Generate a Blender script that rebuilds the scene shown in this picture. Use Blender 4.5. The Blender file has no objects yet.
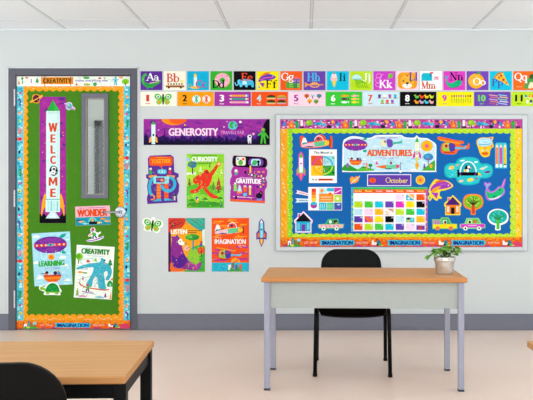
import bpy, bmesh, math, random
from mathutils import Vector, Matrix
S = bpy.context.scene
COL = S.collection
PI = math.pi
F = 800.0            # focal length in pixels of the 533 px frame
VX, VY = 305.0, 190.0
EYE = 1.274
D = 7.28             # camera to front wall

def lin(c):
    c /= 255.0
    return c/12.92 if c <= .04045 else ((c+.055)/1.055)**2.4
def rgb(h):
    h = h.lstrip('#')
    if len(h) == 3: h = ''.join(c*2 for c in h)
    return tuple(lin(int(h[i:i+2], 16)) for i in (0, 2, 4))

# ------------------------------------------------------------------ materials
MATS = {}
def mat(h, rough=.6, spec=.25, metal=0.0, var=.05, scale=40.0, bump=0.0, coat=0.0):
    key = (h, rough, spec, metal, var, scale, bump, coat)
    if key in MATS: return MATS[key]
    m = bpy.data.materials.new('paint_' + h.strip('#')); m.use_nodes = True
    nt = m.node_tree; b = nt.nodes['Principled BSDF']
    c = rgb(h)
    tc = nt.nodes.new('ShaderNodeTexCoord'); n = nt.nodes.new('ShaderNodeTexNoise')
    n.inputs['Scale'].default_value = scale; n.inputs['Detail'].default_value = 3
    nt.links.new(tc.outputs['Object'], n.inputs['Vector'])
    r = nt.nodes.new('ShaderNodeValToRGB')
    r.color_ramp.elements[0].position = .3; r.color_ramp.elements[1].position = .7
    r.color_ramp.elements[0].color = tuple(x*(1-var) for x in c) + (1,)
    r.color_ramp.elements[1].color = tuple(min(1, x*(1+var)) for x in c) + (1,)
    nt.links.new(n.outputs['Fac'], r.inputs['Fac']); nt.links.new(r.outputs['Color'], b.inputs['Base Color'])
    b.inputs['Roughness'].default_value = rough
    b.inputs['Specular IOR Level'].default_value = spec
    b.inputs['Metallic'].default_value = metal
    b.inputs['Coat Weight'].default_value = coat
    if bump:
        bp = nt.nodes.new('ShaderNodeBump'); bp.inputs['Strength'].default_value = bump
        bp.inputs['Distance'].default_value = .002
        nt.links.new(n.outputs['Fac'], bp.inputs['Height']); nt.links.new(bp.outputs['Normal'], b.inputs['Normal'])
    MATS[key] = m
    return m

def wood(name, c0, c1, c2, stretch=(1.2, 26, 26)):
    m = bpy.data.materials.new(name); m.use_nodes = True
    nt = m.node_tree; b = nt.nodes['Principled BSDF']
    tc = nt.nodes.new('ShaderNodeTexCoord'); mp = nt.nodes.new('ShaderNodeMapping')
    mp.inputs['Scale'].default_value = stretch
    nt.links.new(tc.outputs['Object'], mp.inputs['Vector'])
    n = nt.nodes.new('ShaderNodeTexNoise'); n.inputs['Scale'].default_value = 2.2
    n.inputs['Detail'].default_value = 6; n.inputs['Distortion'].default_value = .4
    nt.links.new(mp.outputs['Vector'], n.inputs['Vector'])
    r = nt.nodes.new('ShaderNodeValToRGB'); e = r.color_ramp.elements
    e[0].position = .25; e[1].position = .75
    e[0].color = rgb(c0) + (1,); e[1].color = rgb(c2) + (1,)
    x = e.new(.5); x.color = rgb(c1) + (1,)
    nt.links.new(n.outputs['Fac'], r.inputs['Fac']); nt.links.new(r.outputs['Color'], b.inputs['Base Color'])
    b.inputs['Roughness'].default_value = .5; b.inputs['Specular IOR Level'].default_value = .2
    return m

# ------------------------------------------------------------------ object helpers
def empty(name, loc, label=None, cat=None, group=None, kind=None):
    o = bpy.data.objects.new(name, None); COL.objects.link(o)
    o.location = loc; o.empty_display_size = .05
    return tag(o, label, cat, group, kind)
def tag(o, label=None, cat=None, group=None, kind=None):
    if label: o['label'] = label
    if cat: o['category'] = cat
    if group: o['group'] = group
    if kind: o['kind'] = kind
    return o
def link_bm(name, bm, m, parent=None, smooth=False, loc=None):
    me = bpy.data.meshes.new(name); bm.normal_update(); bm.to_mesh(me); bm.free()
    for x in (m if isinstance(m, (list, tuple)) else [m]): me.materials.append(x)
    if smooth:
        for p in me.polygons: p.use_smooth = True
    o = bpy.data.objects.new(name, me); COL.objects.link(o)
    if parent: o.parent = parent
    if loc: o.location = loc
    return o
def bm_box(bm, x0, x1, y0, y1, z0, z1, bev=0.0, seg=2, mi=0):
    r = bmesh.ops.create_cube(bm, size=1)
    vs = r['verts']
    for v in vs:
        v.co = Vector(((x0+x1)/2 + v.co.x*(x1-x0), (y0+y1)/2 + v.co.y*(y1-y0), (z0+z1)/2 + v.co.z*(z1-z0)))
    fs = list({f for v in vs for f in v.link_faces})
    for f in fs: f.material_index = mi
    if bev:
        es = list({e for v in vs for e in v.link_edges})
        bmesh.ops.bevel(bm, geom=es, offset=bev, segments=seg, affect='EDGES', profile=.5)
def box(name, x0, x1, y0, y1, z0, z1, m, parent=None, bev=0.0, kind=None):
    bm = bmesh.new(); bm_box(bm, x0, x1, y0, y1, z0, z1, bev)
    o = link_bm(name, bm, m, parent)
    if kind: o['kind'] = kind
    return o
def bm_tube(bm, pts, r, seg=12, r1=None):
    pts = [Vector(p) for p in pts]; rings = []
    n = len(pts); up = None
    for i, p in enumerate(pts):
        t = (pts[min(i+1, n-1)] - pts[max(i-1, 0)]).normalized()
        if up is None:
            up = Vector((0, 0, 1)) if abs(t.z) < .9 else Vector((1, 0, 0))
        a = (up - t*up.dot(t)).normalized(); b = t.cross(a); up = a
        rr = r if r1 is None else r + (r1-r)*i/(n-1)
        rings.append([bm.verts.new(p + (a*math.cos(2*PI*k/seg) + b*math.sin(2*PI*k/seg))*rr) for k in range(seg)])
    for i in range(n-1):
        for k in range(seg):
            bm.faces.new((rings[i][k], rings[i][(k+1) % seg], rings[i+1][(k+1) % seg], rings[i+1][k]))
    bm.faces.new(rings[0][::-1]); bm.faces.new(rings[-1])
    bmesh.ops.recalc_face_normals(bm, faces=bm.faces)
def round_path(pts, r, n=6):
    pts = [Vector(p) for p in pts]; out = [pts[0]]
    for i in range(1, len(pts)-1):
        a, b, c = pts[i-1], pts[i], pts[i+1]
        d1 = (a-b).normalized(); d2 = (c-b).normalized()
        rr = min(r, (a-b).length*.45, (c-b).length*.45)
        p0 = b + d1*rr; p2 = b + d2*rr
        for k in range(n+1):
            t = k/n
            out.append(p0*(1-t)**2 + b*2*t*(1-t) + p2*t*t)
    out.append(pts[-1])
    return out
def bm_lathe(bm, prof, seg=32, c=(0, 0)):
    rings = []
    for (r, z) in prof:
        rings.append([bm.verts.new((c[0]+r*math.cos(2*PI*k/seg), c[1]+r*math.sin(2*PI*k/seg), z)) for k in range(seg)])
    for i in range(len(prof)-1):
        for k in range(seg):
            bm.faces.new((rings[i][k], rings[i][(k+1) % seg], rings[i+1][(k+1) % seg], rings[i+1][k]))
    bm.faces.new(rings[0][::-1]); bm.faces.new(rings[-1])

def wx(px, d=0.0): return (px-VX)*(D-d)/F          # pixel -> metres on the plane d in front of the wall
def wz(py, d=0.0): return EYE + (VY-py)*(D-d)/F

# ------------------------------------------------------------------ flat printed things
TXT = {}
def text_mesh(s, bold):
    k = (s, bold)
    if k in TXT: return TXT[k]
    cu = bpy.data.curves.new('t', 'FONT'); cu.body = s; cu.size = 1; cu.offset = bold
    cu.resolution_u = 3
    ob = bpy.data.objects.new('t', cu); COL.objects.link(ob)
    dg = bpy.context.evaluated_depsgraph_get()
    me = bpy.data.meshes.new_from_object(ob.evaluated_get(dg))
    vs = [(v.co.x, v.co.y) for v in me.vertices]; fs = [list(p.vertices) for p in me.polygons]
    bpy.data.objects.remove(ob); bpy.data.curves.remove(cu); bpy.data.meshes.remove(me)
    TXT[k] = (vs, fs)
    return TXT[k]

# a book-style serif alphabet made of strokes: cap height 1, x-height .66
SER = {
'A': "l .1 0 .48 1 t|l .48 1 .86 0 T|l .25 .34 .7 .34 t|s .1 0|s .86 0",
'a': "e .28 .42 .22 .23 0 170 t|l .5 .46 .5 .03 T|e .27 .19 .21 .18 0 360 t|s .55 0",
'B': "l .2 0 .2 1 T|e .3 .75 .3 .23 -90 90 m|e .32 .27 .36 .25 -90 90 m|l .06 .97 .34 .97 t|l .06 .03 .34 .03 t|l .2 .52 .34 .52 t",
'b': "l .16 0 .16 1 T|e .38 .33 .25 .3 0 360 m|s .1 1",
'C': "e .5 .5 .42 .47 48 312 m|l .82 .62 .82 .97 t|l .82 .05 .82 .3 t",
'c': "e .32 .33 .27 .3 45 315 m",
'D': "l .2 0 .2 1 T|e .36 .5 .48 .47 -90 90 m|l .06 .97 .38 .97 t|l .06 .03 .38 .03 t",
'd': "e .28 .33 .25 .3 0 360 m|l .52 0 .52 1 T|s .46 1|s .58 0",
'E': "l .2 0 .2 1 T|l .06 .96 .74 .96 t|l .06 .04 .78 .04 t|l .2 .52 .58 .52 t|l .74 1 .74 .74 t|l .78 0 .78 .28 t|l .58 .4 .58 .64 t",
'e': "e .32 .33 .27 .3 0 315 m|l .05 .35 .6 .35 t",
'F': "l .2 0 .2 1 T|l .06 .96 .74 .96 t|l .2 .52 .58 .52 t|l .74 1 .74 .74 t|l .58 .4 .58 .64 t|s .2 0",
'f': "l .22 0 .22 .8 T|e .4 .78 .18 .2 30 180 t|l .03 .63 .44 .63 t|s .22 0",
'G': "e .5 .5 .42 .47 48 330 m|l .82 .62 .82 .97 t|l .82 .08 .82 .44 T|s .82 .44",
'g': "e .3 .44 .22 .22 0 360 m|e .3 -.1 .26 .17 0 360 t|l .48 .6 .66 .64 t|l .16 .2 .12 .05 t",
'H': "l .2 0 .2 1 T|l .74 0 .74 1 T|l .2 .52 .74 .52 t|s .2 0|s .2 1|s .74 0|s .74 1",
'h': "l .16 0 .16 1 T|e .36 .42 .2 .22 0 180 t|l .56 0 .56 .44 T|s .1 1|s .16 0|s .56 0",
'I': "l .2 0 .2 1 T|s .2 0|s .2 1",
'i': "l .18 0 .18 .64 T|s .12 .64|s .18 0|d .18 .86",
'J': "l .42 .2 .42 1 T|e .24 .2 .18 .2 180 360 t|s .42 1",
'j': "l .24 -.05 .24 .64 T|e .1 -.05 .14 .2 250 360 t|s .18 .64|d .24 .86",
'K': "l .2 0 .2 1 T|l .24 .42 .76 1 t|l .4 .58 .82 0 T|s .2 0|s .2 1|s .76 1|s .82 0",
'k': "l .16 0 .16 1 T|l .2 .26 .54 .64 t|l .3 .38 .6 0 T|s .1 1|s .16 0|s .54 .64|s .6 0",
'L': "l .2 0 .2 1 T|l .06 .04 .74 .04 t|l .74 0 .74 .3 t|s .2 1",
'l': "l .18 0 .18 1 T|s .12 1|s .18 0",
'M': "l .16 0 .16 1 t|l .16 1 .5 0 T|l .5 0 .84 1 t|l .86 0 .86 1 T|s .16 0|s .14 1|s .86 0|s .88 1",
'm': "l .16 0 .16 .64 T|e .34 .42 .18 .21 0 180 t|l .52 0 .52 .44 T|e .7 .42 .18 .21 0 180 t|l .88 0 .88 .44 T|s .1 .64|s .16 0|s .52 0|s .88 0",
'N': "l .16 0 .16 1 t|l .16 1 .78 0 T|l .78 0 .78 1 t|s .16 0|s .12 1|s .78 1",
'n': "l .16 0 .16 .64 T|e .36 .42 .2 .22 0 180 t|l .56 0 .56 .44 T|s .1 .64|s .16 0|s .56 0",
'O': "e .48 .5 .4 .46 0 360 m", 'o': "e .32 .33 .27 .3 0 360 m",
'P': "l .2 0 .2 1 T|e .32 .74 .34 .23 -90 90 m|l .06 .97 .36 .97 t|l .2 .51 .36 .51 t|s .2 0",
'p': "l .16 -.3 .16 .64 T|e .38 .33 .25 .3 0 360 m|s .1 .64|s .16 -.3",
'Q': "e .48 .5 .4 .46 0 360 m|l .46 .16 .84 -.2 m", 'q': "e .28 .33 .25 .3 0 360 m|l .52 -.3 .52 .64 T|s .52 -.3",
}
SW = {'A': .98, 'a': .64, 'B': .78, 'b': .68, 'C': .9, 'c': .62, 'D': .9, 'd': .68, 'E': .86, 'e': .64, 'F': .82, 'f': .48, 'G': .95,
      'g': .66, 'H': .94, 'h': .74, 'I': .4, 'i': .36, 'J': .6, 'j': .4, 'K': .94, 'k': .74, 'L': .84, 'l': .36, 'M': 1.04, 'm': 1.06,
      'N': .96, 'n': .74, 'O': .96, 'o': .64, 'P': .78, 'p': .7, 'Q': .96, 'q': .68}
WID = {'T': .2, 'm': .15, 't': .09}

class Art:
    """a flat printed thing: an Empty with thin sheets and printed layers, drawn in wall units"""
    DZ = 1.5e-5
    ALL = []
    def __init__(s, name, label, cat, box, d=0.0, rot=0, group=None, t=.002):
        s.x0, s.y0, s.x1, s.y1 = box
        s.cx = (s.x0+s.x1)/2; s.cy = (s.y0+s.y1)/2
        s.d = d; s.t = t; s.k = (D-d-t)/F; s.ox = s.oy = 0.0
        s.root = empty(name, (wx(s.cx, d+t), -d, wz(s.cy, d+t)), label, cat, group)
        s.root.rotation_euler = (0, math.radians(rot), 0)
        s.cur = None; s.z = t; s.clip = None
        Art.ALL.append(s)
    def at(s, x, y): s.ox, s.oy = x, y; return s
    def part(s, name, label=None):
        s.flush(); s.cur = (name, [], [], [], [], label); return s
    def flush(s):
        if s.cur and s.cur[2]:
            n, vs, fs, mi, ms, lab = s.cur
            me = bpy.data.meshes.new(n); me.from_pydata(vs, [], fs)
            for m in ms: me.materials.append(m)
            me.polygons.foreach_set('material_index', mi); me.update()
            o = bpy.data.objects.new(n, me); COL.objects.link(o); o.parent = s.root
            if lab: o['label'] = lab
        s.cur = None
        return s
    def mi(s, col):
        m = mat(col, .7, .08) if isinstance(col, str) else col
        ms = s.cur[4]
        if m not in ms: ms.append(m)
        return ms.index(m)
    def loc(s, p): return ((p[0]+s.ox-s.cx)*s.k, -(p[1]+s.oy-s.cy)*s.k)
    def _ccw(s, q):
        a = sum(q[i][0]*q[(i+1) % len(q)][1]-q[(i+1) % len(q)][0]*q[i][1] for i in range(len(q)))
        return q if a > 0 else q[::-1]
    def prism(s, pts, col, y0=0.0, y1=None):
        y1 = s.t if y1 is None else y1
        q = s._ccw([s.loc(p) for p in pts]); n = len(q); vs = s.cur[1]; b = len(vs)
        vs += [(x, -y1, z) for x, z in q] + [(x, -y0, z) for x, z in q]
        m = s.mi(col)
        s.cur[2].append(list(range(b, b+n))); s.cur[2].append([b+n+i for i in range(n)][::-1])
        for i in range(n):
            j = (i+1) % n; s.cur[2].append([b+i, b+n+i, b+n+j, b+j])
        s.cur[3].extend([m]*(n+2))
        return s
    def trim(s, pts):
        x0, y0, x1, y1 = s.clip
        if all(x0 <= p[0]+s.ox <= x1 and y0 <= p[1]+s.oy <= y1 for p in pts): return pts
        for ax, lim, sg in ((0, x0, 1), (0, x1, -1), (1, y0, 1), (1, y1, -1)):
            lim -= (s.ox, s.oy)[ax]; out = []
            for i in range(len(pts)):
                p, q = pts[i-1], pts[i]; dp, dq = (p[ax]-lim)*sg, (q[ax]-lim)*sg
                if (dp < 0) != (dq < 0):
                    t = dp/(dp-dq); out.append((p[0]+(q[0]-p[0])*t, p[1]+(q[1]-p[1])*t))
                if dq >= 0: out.append(q)
            pts = out
            if len(pts) < 3: return []
        return pts
    def poly(s, pts, col):
        if s.clip:
            pts = s.trim(pts)
            if not pts: return s
        q = s._ccw([s.loc(p) for p in pts]); b = len(s.cur[1]); s.z += s.DZ
        s.cur[1].extend((x, -s.z, z) for x, z in q)
        s.cur[2].append(list(range(b, b+len(q)))); s.cur[3].append(s.mi(col))
        return s
    @staticmethod
    def epts(cx, cy, rx, ry, a0=0, a1=360, rot=0, n=20):
        full = abs(a1-a0) >= 360; c, sn = math.cos(math.radians(rot)), math.sin(math.radians(rot)); out = []
        for i in range(n if full else n+1):
            a = math.radians(a0 + (a1-a0)*i/n); x = rx*math.cos(a); y = ry*math.sin(a)
            out.append((cx + x*c - y*sn, cy + x*sn + y*c))
        return out
    def ell(s, cx, cy, rx, ry, col, a0=0, a1=360, rot=0, n=20): return s.poly(s.epts(cx, cy, rx, ry, a0, a1, rot, n), col)
    def rect(s, x0, y0, x1, y1, col): return s.poly([(x0, y0), (x1, y0), (x1, y1), (x0, y1)], col)
    @staticmethod
    def rrp(x0, y0, x1, y1, r):
        o = []
        for (cx, cy, a) in ((x1-r, y0+r, -90), (x1-r, y1-r, 0), (x0+r, y1-r, 90), (x0+r, y0+r, 180)):
            o += [(cx+r*math.cos(math.radians(a+b)), cy+r*math.sin(math.radians(a+b))) for b in (0, 22, 45, 68, 90)]
        return o
    def rr(s, x0, y0, x1, y1, r, col): return s.poly(s.rrp(x0, y0, x1, y1, r), col)
    @staticmethod
    def smooth(pts, n=5):
        o = []; L = len(pts)
        for i in range(L):
            p0, p1, p2, p3 = (pts[(i+j-1) % L] for j in range(4))
            for k in range(n):
                t = k/n
                o.append(tuple(.5*(2*p1[c]+(p2[c]-p0[c])*t+(2*p0[c]-5*p1[c]+4*p2[c]-p3[c])*t*t+(3*p1[c]-p0[c]-3*p2[c]+p3[c])*t**3) for c in (0, 1)))
        return o
    def blob(s, pts, col): return s.poly(s.smooth(pts), col)
    def quads(s, l, r, col):
        b = len(s.cur[1]); n = len(l); s.z += s.DZ; m = s.mi(col)
        L = [s.loc(p) for p in l]; R = [s.loc(p) for p in r]
        s.cur[1].extend((x, -s.z, z) for x, z in L); s.cur[1].extend((x, -s.z, z) for x, z in R)
        for i in range(n-1):
            f = [b+i, b+i+1, b+n+i+1, b+n+i]
            P = [(L+R)[j-b] for j in f]
            a = sum(P[k][0]*P[(k+1) % 4][1]-P[(k+1) % 4][0]*P[k][1] for k in range(4))
            s.cur[2].append(f if a > 0 else f[::-1]); s.cur[3].append(m)
        return s
    def line(s, pts, w, col, w1=None):
        l, r = [], []; n = len(pts)
        for i, p in enumerate(pts):
            a = pts[max(i-1, 0)]; b = pts[min(i+1, n-1)]
            dx, dy = b[0]-a[0], b[1]-a[1]; q = math.hypot(dx, dy) or 1
            ww = (w if w1 is None else w+(w1-w)*i/(n-1))/2
            l.append((p[0]-dy/q*ww, p[1]+dx/q*ww)); r.append((p[0]+dy/q*ww, p[1]-dx/q*ww))
        return s.quads(l, r, col)
    def arc(s, cx, cy, rx, ry, a0, a1, w, col, n=16):
        return s.line([(cx+rx*math.cos(math.radians(a0+(a1-a0)*i/n)), cy+ry*math.sin(math.radians(a0+(a1-a0)*i/n))) for i in range(n+1)], w, col)
    def text(s, st, x0, y0, x1, y1, col, bold=.02, rot=0):
        if bold >= .025:
            f = (y1-y0)*(.035 if bold < .043 else .055)
            for dx in (-f, 0, f): s.text1(st, x0+f+dx, y0, x1-f+dx, y1, col, .012, rot)
            return s
        return s.text1(st, x0, y0, x1, y1, col, bold, rot)
    def speckle(s, x0, y0, x1, y1, n, cols, seed=1, w=.55, l=1.5, up=False):
        R = random.Random(seed)
        for i in range(n):
            x, y = R.uniform(x0, x1), R.uniform(y0, y1); q = R.uniform(.5, 1)*l; a = R.uniform(-.5, .5)+(1.57 if up else 0)
            s.line([(x-q/2*math.cos(a), y-q/2*math.sin(a)), (x+q/2*math.cos(a), y+q/2*math.sin(a))], w, R.choice(cols))
        return s
    def text1(s, st, x0, y0, x1, y1, col, bold=.02, rot=0):
        vs, fs = text_mesh(st, bold)
        ax = min(v[0] for v in vs); bx = max(v[0] for v in vs); ay = min(v[1] for v in vs); by = max(v[1] for v in vs)
        b = len(s.cur[1]); s.z += s.DZ; m = s.mi(col)
        c, sn = math.cos(math.radians(rot)), math.sin(math.radians(rot)); mx, my = (x0+x1)/2, (y0+y1)/2
        L = []
        for v in vs:
            x = x0+(v[0]-ax)/(bx-ax)*(x1-x0)-mx; y = y1-(v[1]-ay)/(by-ay)*(y1-y0)-my
            L.append(s.loc((mx+x*c-y*sn, my+x*sn+y*c)))
        s.cur[1].extend((x, -s.z, z) for x, z in L)
        for f in fs:
            P = [L[i] for i in f]
            a = sum(P[k][0]*P[(k+1) % len(P)][1]-P[(k+1) % len(P)][0]*P[k][1] for k in range(len(P)))
            g = [b+i for i in f]
            s.cur[2].append(g if a > 0 else g[::-1]); s.cur[3].append(m)
        return s
    def serif(s, st, x, y, h, col, k=1.0):
        """book letters, baseline-left at (x, y), cap height h"""
        for ch in st:
            for tok in SER[ch].split('|'):
                p = tok.split(); v = [float(a) for a in p[1:] if a not in WID]
                w = WID.get(p[-1], .1)*h
                X = lambda a: x+a*h*k
                Y = lambda a: y-a*h
                if p[0] == 'l': s.line([(X(v[0]), Y(v[1])), (X(v[2]), Y(v[3]))], w, col)
                elif p[0] == 'e':
                    n = 20
                    if p[-1] == 'm':  # stress the sides
                        pts = [math.radians(v[4]+(v[5]-v[4])*i/n) for i in range(n+1)]; l = []; r = []
                        for a in pts:
                            ws = (.1+.1*abs(math.cos(a)))*.5
                            l.append((X(v[0]+(v[2]+ws*.9)*math.cos(a)), Y(v[1]+(v[3]+.045)*math.sin(a))))
                            r.append((X(v[0]+(v[2]-ws*.9)*math.cos(a)), Y(v[1]+(v[3]-.045)*math.sin(a))))
                        s.quads(l, r, col)
                    else:
                        s.line([(X(v[0]+v[2]*math.cos(math.radians(v[4]+(v[5]-v[4])*i/n))), Y(v[1]+v[3]*math.sin(math.radians(v[4]+(v[5]-v[4])*i/n)))) for i in range(n+1)], w, col)
                elif p[0] == 's':
                    a = v[1]; s.rect(X(v[0]-.17), Y(a+.035), X(v[0]+.17), Y(a-.035), col)
                elif p[0] == 'd': s.ell(X(v[0]), Y(v[1]), .11*h, .11*h, col, n=12)
            x += SW[ch]*h*k
        return s
    def dashes(s, x0, x1, y, h, col, rot=0, seed=1):
        """a line of print too small to read"""
        R = random.Random(seed); x = x0; t = math.tan(math.radians(rot))
        while x < x1-.3:
            w = min(R.uniform(.7, 2.2), x1-x)
            yy = y+(x-x0)*t
            s.poly([(x, yy-h/2), (x+w, yy-h/2+w*t), (x+w, yy+h/2+w*t), (x, yy+h/2)], col); x += w+.35
        return s
    def flower(s, cx, cy, r, col, n=8, c2=None):
        s.poly([(cx+(r if i % 2 == 0 else r*.45)*math.cos(PI*i/n), cy+(r if i % 2 == 0 else r*.45)*math.sin(PI*i/n)) for i in range(2*n)], col)
        if c2: s.ell(cx, cy, r*.3, r*.3, c2, n=10)
        return s
    def pine(s, cx, y0, y1, w, col, trunk=None):
        if trunk: s.rect(cx-w*.1, y1-.2, cx+w*.1, y1+(y1-y0)*.2, trunk)
        h = (y1-y0)
        for i in range(3):
            a = y0+h*i*.24; b = a+h*.52; ww = w*(.55+.225*i)/2
            s.poly([(cx, a), (cx+ww, b), (cx-ww, b)], col)
        return s

def sheet(a, pts=None, col='#ffffff', name='sheet'):
    a.part(name)
    if pts is None:
        pts = [(a.x0, a.y0), (a.x1, a.y0), (a.x1, a.y1), (a.x0, a.y1)]
        a.clip = (a.x0+.04, a.y0+.04, a.x1-.04, a.y1-.04)
    a.prism(pts, col)
    return a


# ================================================================== THE ROOM
XL, XR, YB, H = -4.3, 4.3, -9.6, wz(29.2)
DL, DR, DT = wx(9), wx(136.2), wz(69)          # door hole in the front wall
M_wall = mat('#ced2d1', .75, .15, var=.012, scale=3)
M_grey = mat('#72737f', .5, .3, var=.03, scale=60)
M_frame = mat('#5a5963', .5, .3, var=.03, scale=60)
M_ceil = mat('#f5faff', .85, .1, var=.015, scale=90)

bm = bmesh.new()
bm_box(bm, XL-.15, DL, 0, .15, 0, H); bm_box(bm, DR, XR+.15, 0, .15, 0, H); bm_box(bm, DL, DR, 0, .15, DT, H)
tag(link_bm('wall_front', bm, M_wall), kind='structure')
for nm, a in (('left', XL-.15), ('right', XR)):          # unseen side walls; band of windows added to let sky light reach the ceiling
    bm = bmesh.new()
    bm_box(bm, a, a+.15, YB, 0, 0, .6); bm_box(bm, a, a+.15, YB, 0, 2.62, H); bm_box(bm, a, a+.15, -.9, 0, .6, 2.62)
    tag(link_bm('wall_'+nm, bm, M_wall), kind='structure')
    bm = bmesh.new()
    for k in range(6): bm_box(bm, a+.04, a+.11, -.96-1.72*k, -.9-1.72*k, .6, 2.62)
    bm_box(bm, a+.04, a+.11, YB, -.9, .6, .65); bm_box(bm, a+.04, a+.11, YB, -.9, 2.57, 2.62)
    tag(link_bm('added_window_1' if nm == 'left' else 'added_window_2', bm, mat('#e4e6e6', .5, .3)), kind='structure')

# floor: pale beige vinyl with soft mottling
m = bpy.data.materials.new('beige_vinyl'); m.use_nodes = True
nt = m.node_tree; b = nt.nodes['Principled BSDF']; tc = nt.nodes.new('ShaderNodeTexCoord')
n1 = nt.nodes.new('ShaderNodeTexNoise'); n1.inputs['Scale'].default_value = .9; n1.inputs['Detail'].default_value = 2
n2 = nt.nodes.new('ShaderNodeTexNoise'); n2.inputs['Scale'].default_value = 60; n2.inputs['Detail'].default_value = 4
nt.links.new(tc.outputs['Object'], n1.inputs['Vector']); nt.links.new(tc.outputs['Object'], n2.inputs['Vector'])
mx = nt.nodes.new('ShaderNodeMath'); mx.operation = 'MULTIPLY_ADD'; mx.inputs[1].default_value = .25
nt.links.new(n2.outputs['Fac'], mx.inputs[0]); nt.links.new(n1.outputs['Fac'], mx.inputs[2])
r = nt.nodes.new('ShaderNodeValToRGB'); r.color_ramp.elements[0].position = .4; r.color_ramp.elements[1].position = .85
r.color_ramp.elements[0].color = rgb('#e6cbba') + (1,); r.color_ramp.elements[1].color = rgb('#eed8cb') + (1,)
nt.links.new(mx.outputs[0], r.inputs['Fac']); nt.links.new(r.outputs['Color'], b.inputs['Base Color'])
b.inputs['Roughness'].default_value = .32; b.inputs['Specular IOR Level'].default_value = .3
M_floor = m
box('floor', XL-.15, XR+.15, YB, .15, -.1, 0, M_floor, kind='structure')

# ceiling: lay-in tiles on a T-bar grid (one continuous structure)
bm = bmesh.new()
bm_box(bm, XL-.15, XR+.15, YB, .15, H, H+.1)
link_ceiling = link_bm('ceiling', bm, M_ceil); link_ceiling['kind'] = 'structure'
M_bar = mat('#dfe5e8', .5, .3, var=.01); M_gap = mat('#8f9496', .7, .1, var=.01)
bm = bmesh.new(); gx = []
for px in (66, 149, 229, 311, 391, 473): gx.append(wx(px))
gx = [gx[0]-.741*k for k in (3, 2, 1)] + gx + [gx[-1]+.741*k for k in (1, 2, 3)]
gy = [-.386-.741*k for k in range(13)]
for x in gx:
    if XL < x < XR:
        bm_box(bm, x-.0095, x+.0095, YB, -.02, H-.003, H+.001, mi=0); bm_box(bm, x-.0125, x+.0125, YB, -.02, H-.001, H+.001, mi=1)
for y in gy:
    if y > YB: bm_box(bm, XL, XR, y-.011, y+.011, H-.0035, H+.001, mi=0)
tag(link_bm('trim_1', bm, [M_bar, M_gap]), kind='structure')
box('trim_2', XL, XR, -.02, 0, H-.012, H, M_bar, kind='structure')
for x0, x1, nm in ((XL, DL, 'baseboard_left'), (DR, XR, 'baseboard_right')):
    bm = bmesh.new(); zt = wz(314)
    bm_box(bm, x0, x1, -.012, 0, 0, zt, .003)
    bm_box(bm, x0, x1, -.015, 0, zt-.006, zt+.002, mi=1)
    bm_box(bm, x0, x1, -.016, 0, 0, .014, mi=1)
    tag(link_bm(nm, bm, [M_grey, mat('#6b6c77', .5, .3)]), kind='structure')

# corridor seen through the door glass
M_corr = mat('#d2d2cb', .7, .15, var=.02, scale=4)
box('wall_corridor', -4.6, 0.6, 1.65, 1.75, 0, 2.6, M_corr, kind='structure')
box('floor_corridor', -4.6, 0.6, .15, 1.75, -.1, 0, M_floor, kind='structure')
box('ceiling_corridor', -4.6, 0.6, .15, 1.75, 2.6, 2.7, M_ceil, kind='structure')
K = (D+1.6)/F
cx0 = (94.6-VX)*K; cz1 = EYE + (VY-120.5)*K
d2 = empty('door_2', (cx0+.5, 1.65, 0), kind='structure')
bm = bmesh.new()
bm_box(bm, -.5, -.43, -.06, 0, 0, cz1); bm_box(bm, .43, .5, -.06, 0, 0, cz1); bm_box(bm, -.5, .5, -.06, 0, cz1-.07, cz1)
link_bm('frame', bm, mat('#55565a', .5, .3), d2)
box('leaf', -.43, .43, -.03, 0, .01, cz1-.07, mat('#666863', .6, .15), d2)
box('edge_strip', -.36, -.345, -.034, -.03, .01, cz1-.1, mat('#5d5f60', .4, .4), d2)
box('edge_strip', -.31, -.3, -.034, -.03, .01, cz1-.1, mat('#5d5f60', .4, .4), d2)

# ------------------------------------------------------------------ the door
door = empty('door_1', ((DL+DR)/2, 0, 0), kind='structure')
def rel(o): return o
dx = (DL+DR)/2
fx0, fx1, fz1 = wx(8.2, .02), wx(137, .02), wz(68.2, .02)      # outer frame, 2 cm proud of the wall
ix0, ix1, iz1 = wx(15.4, .02), wx(130.8, .02), wz(75.3, .02)
bm = bmesh.new()
bm_box(bm, fx0-dx, ix0-dx, -.02, .17, 0, fz1, .002); bm_box(bm, ix1-dx, fx1-dx, -.02, .17, 0, fz1, .002)
bm_box(bm, ix0-dx, ix1-dx, -.02, .17, iz1, fz1, .002)
link_bm('frame', bm, M_frame, door)
bm = bmesh.new(); e = .011
bm_box(bm, fx0-dx-e, fx0-dx, -.006, 0, 0, fz1+e); bm_box(bm, fx1-dx, fx1-dx+e, -.006, 0, 0, fz1+e)
bm_box(bm, fx0-dx-e, fx1-dx+e, -.006, 0, fz1, fz1+e)
link_bm('caulk_bead', bm, mat('#e4e7e8', .6, .2), door)
lx0, lx1, lz1 = ix0+.006, ix1-.006, iz1-.006
gx0, gx1, gz0, gz1 = wx(85.7), wx(104.6), wz(194.6), wz(97.8)      # glass opening
bm = bmesh.new()
for (a, b_, c, d_) in ((lx0, gx0, .008, lz1), (gx1, lx1, .008, lz1), (gx0, gx1, .008, gz0), (gx0, gx1, gz1, lz1)):
    bm_box(bm, a-dx, b_-dx, .004, .05, c, d_)
link_bm('leaf', bm, mat('#4c4b54', .5, .3), door)
ox0, ox1, oz0, oz1 = wx(81.4, .012), wx(108.2, .012), wz(198.4, .012), wz(93.4, .012)
bm = bmesh.new()
for (a, b_, c, d_) in ((ox0, gx0, oz0, oz1), (gx1, ox1, oz0, oz1), (gx0, gx1, oz0, gz0), (gx0, gx1, gz1, oz1)):
    bm_box(bm, a-dx, b_-dx, -.012, .004, c, d_)
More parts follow.
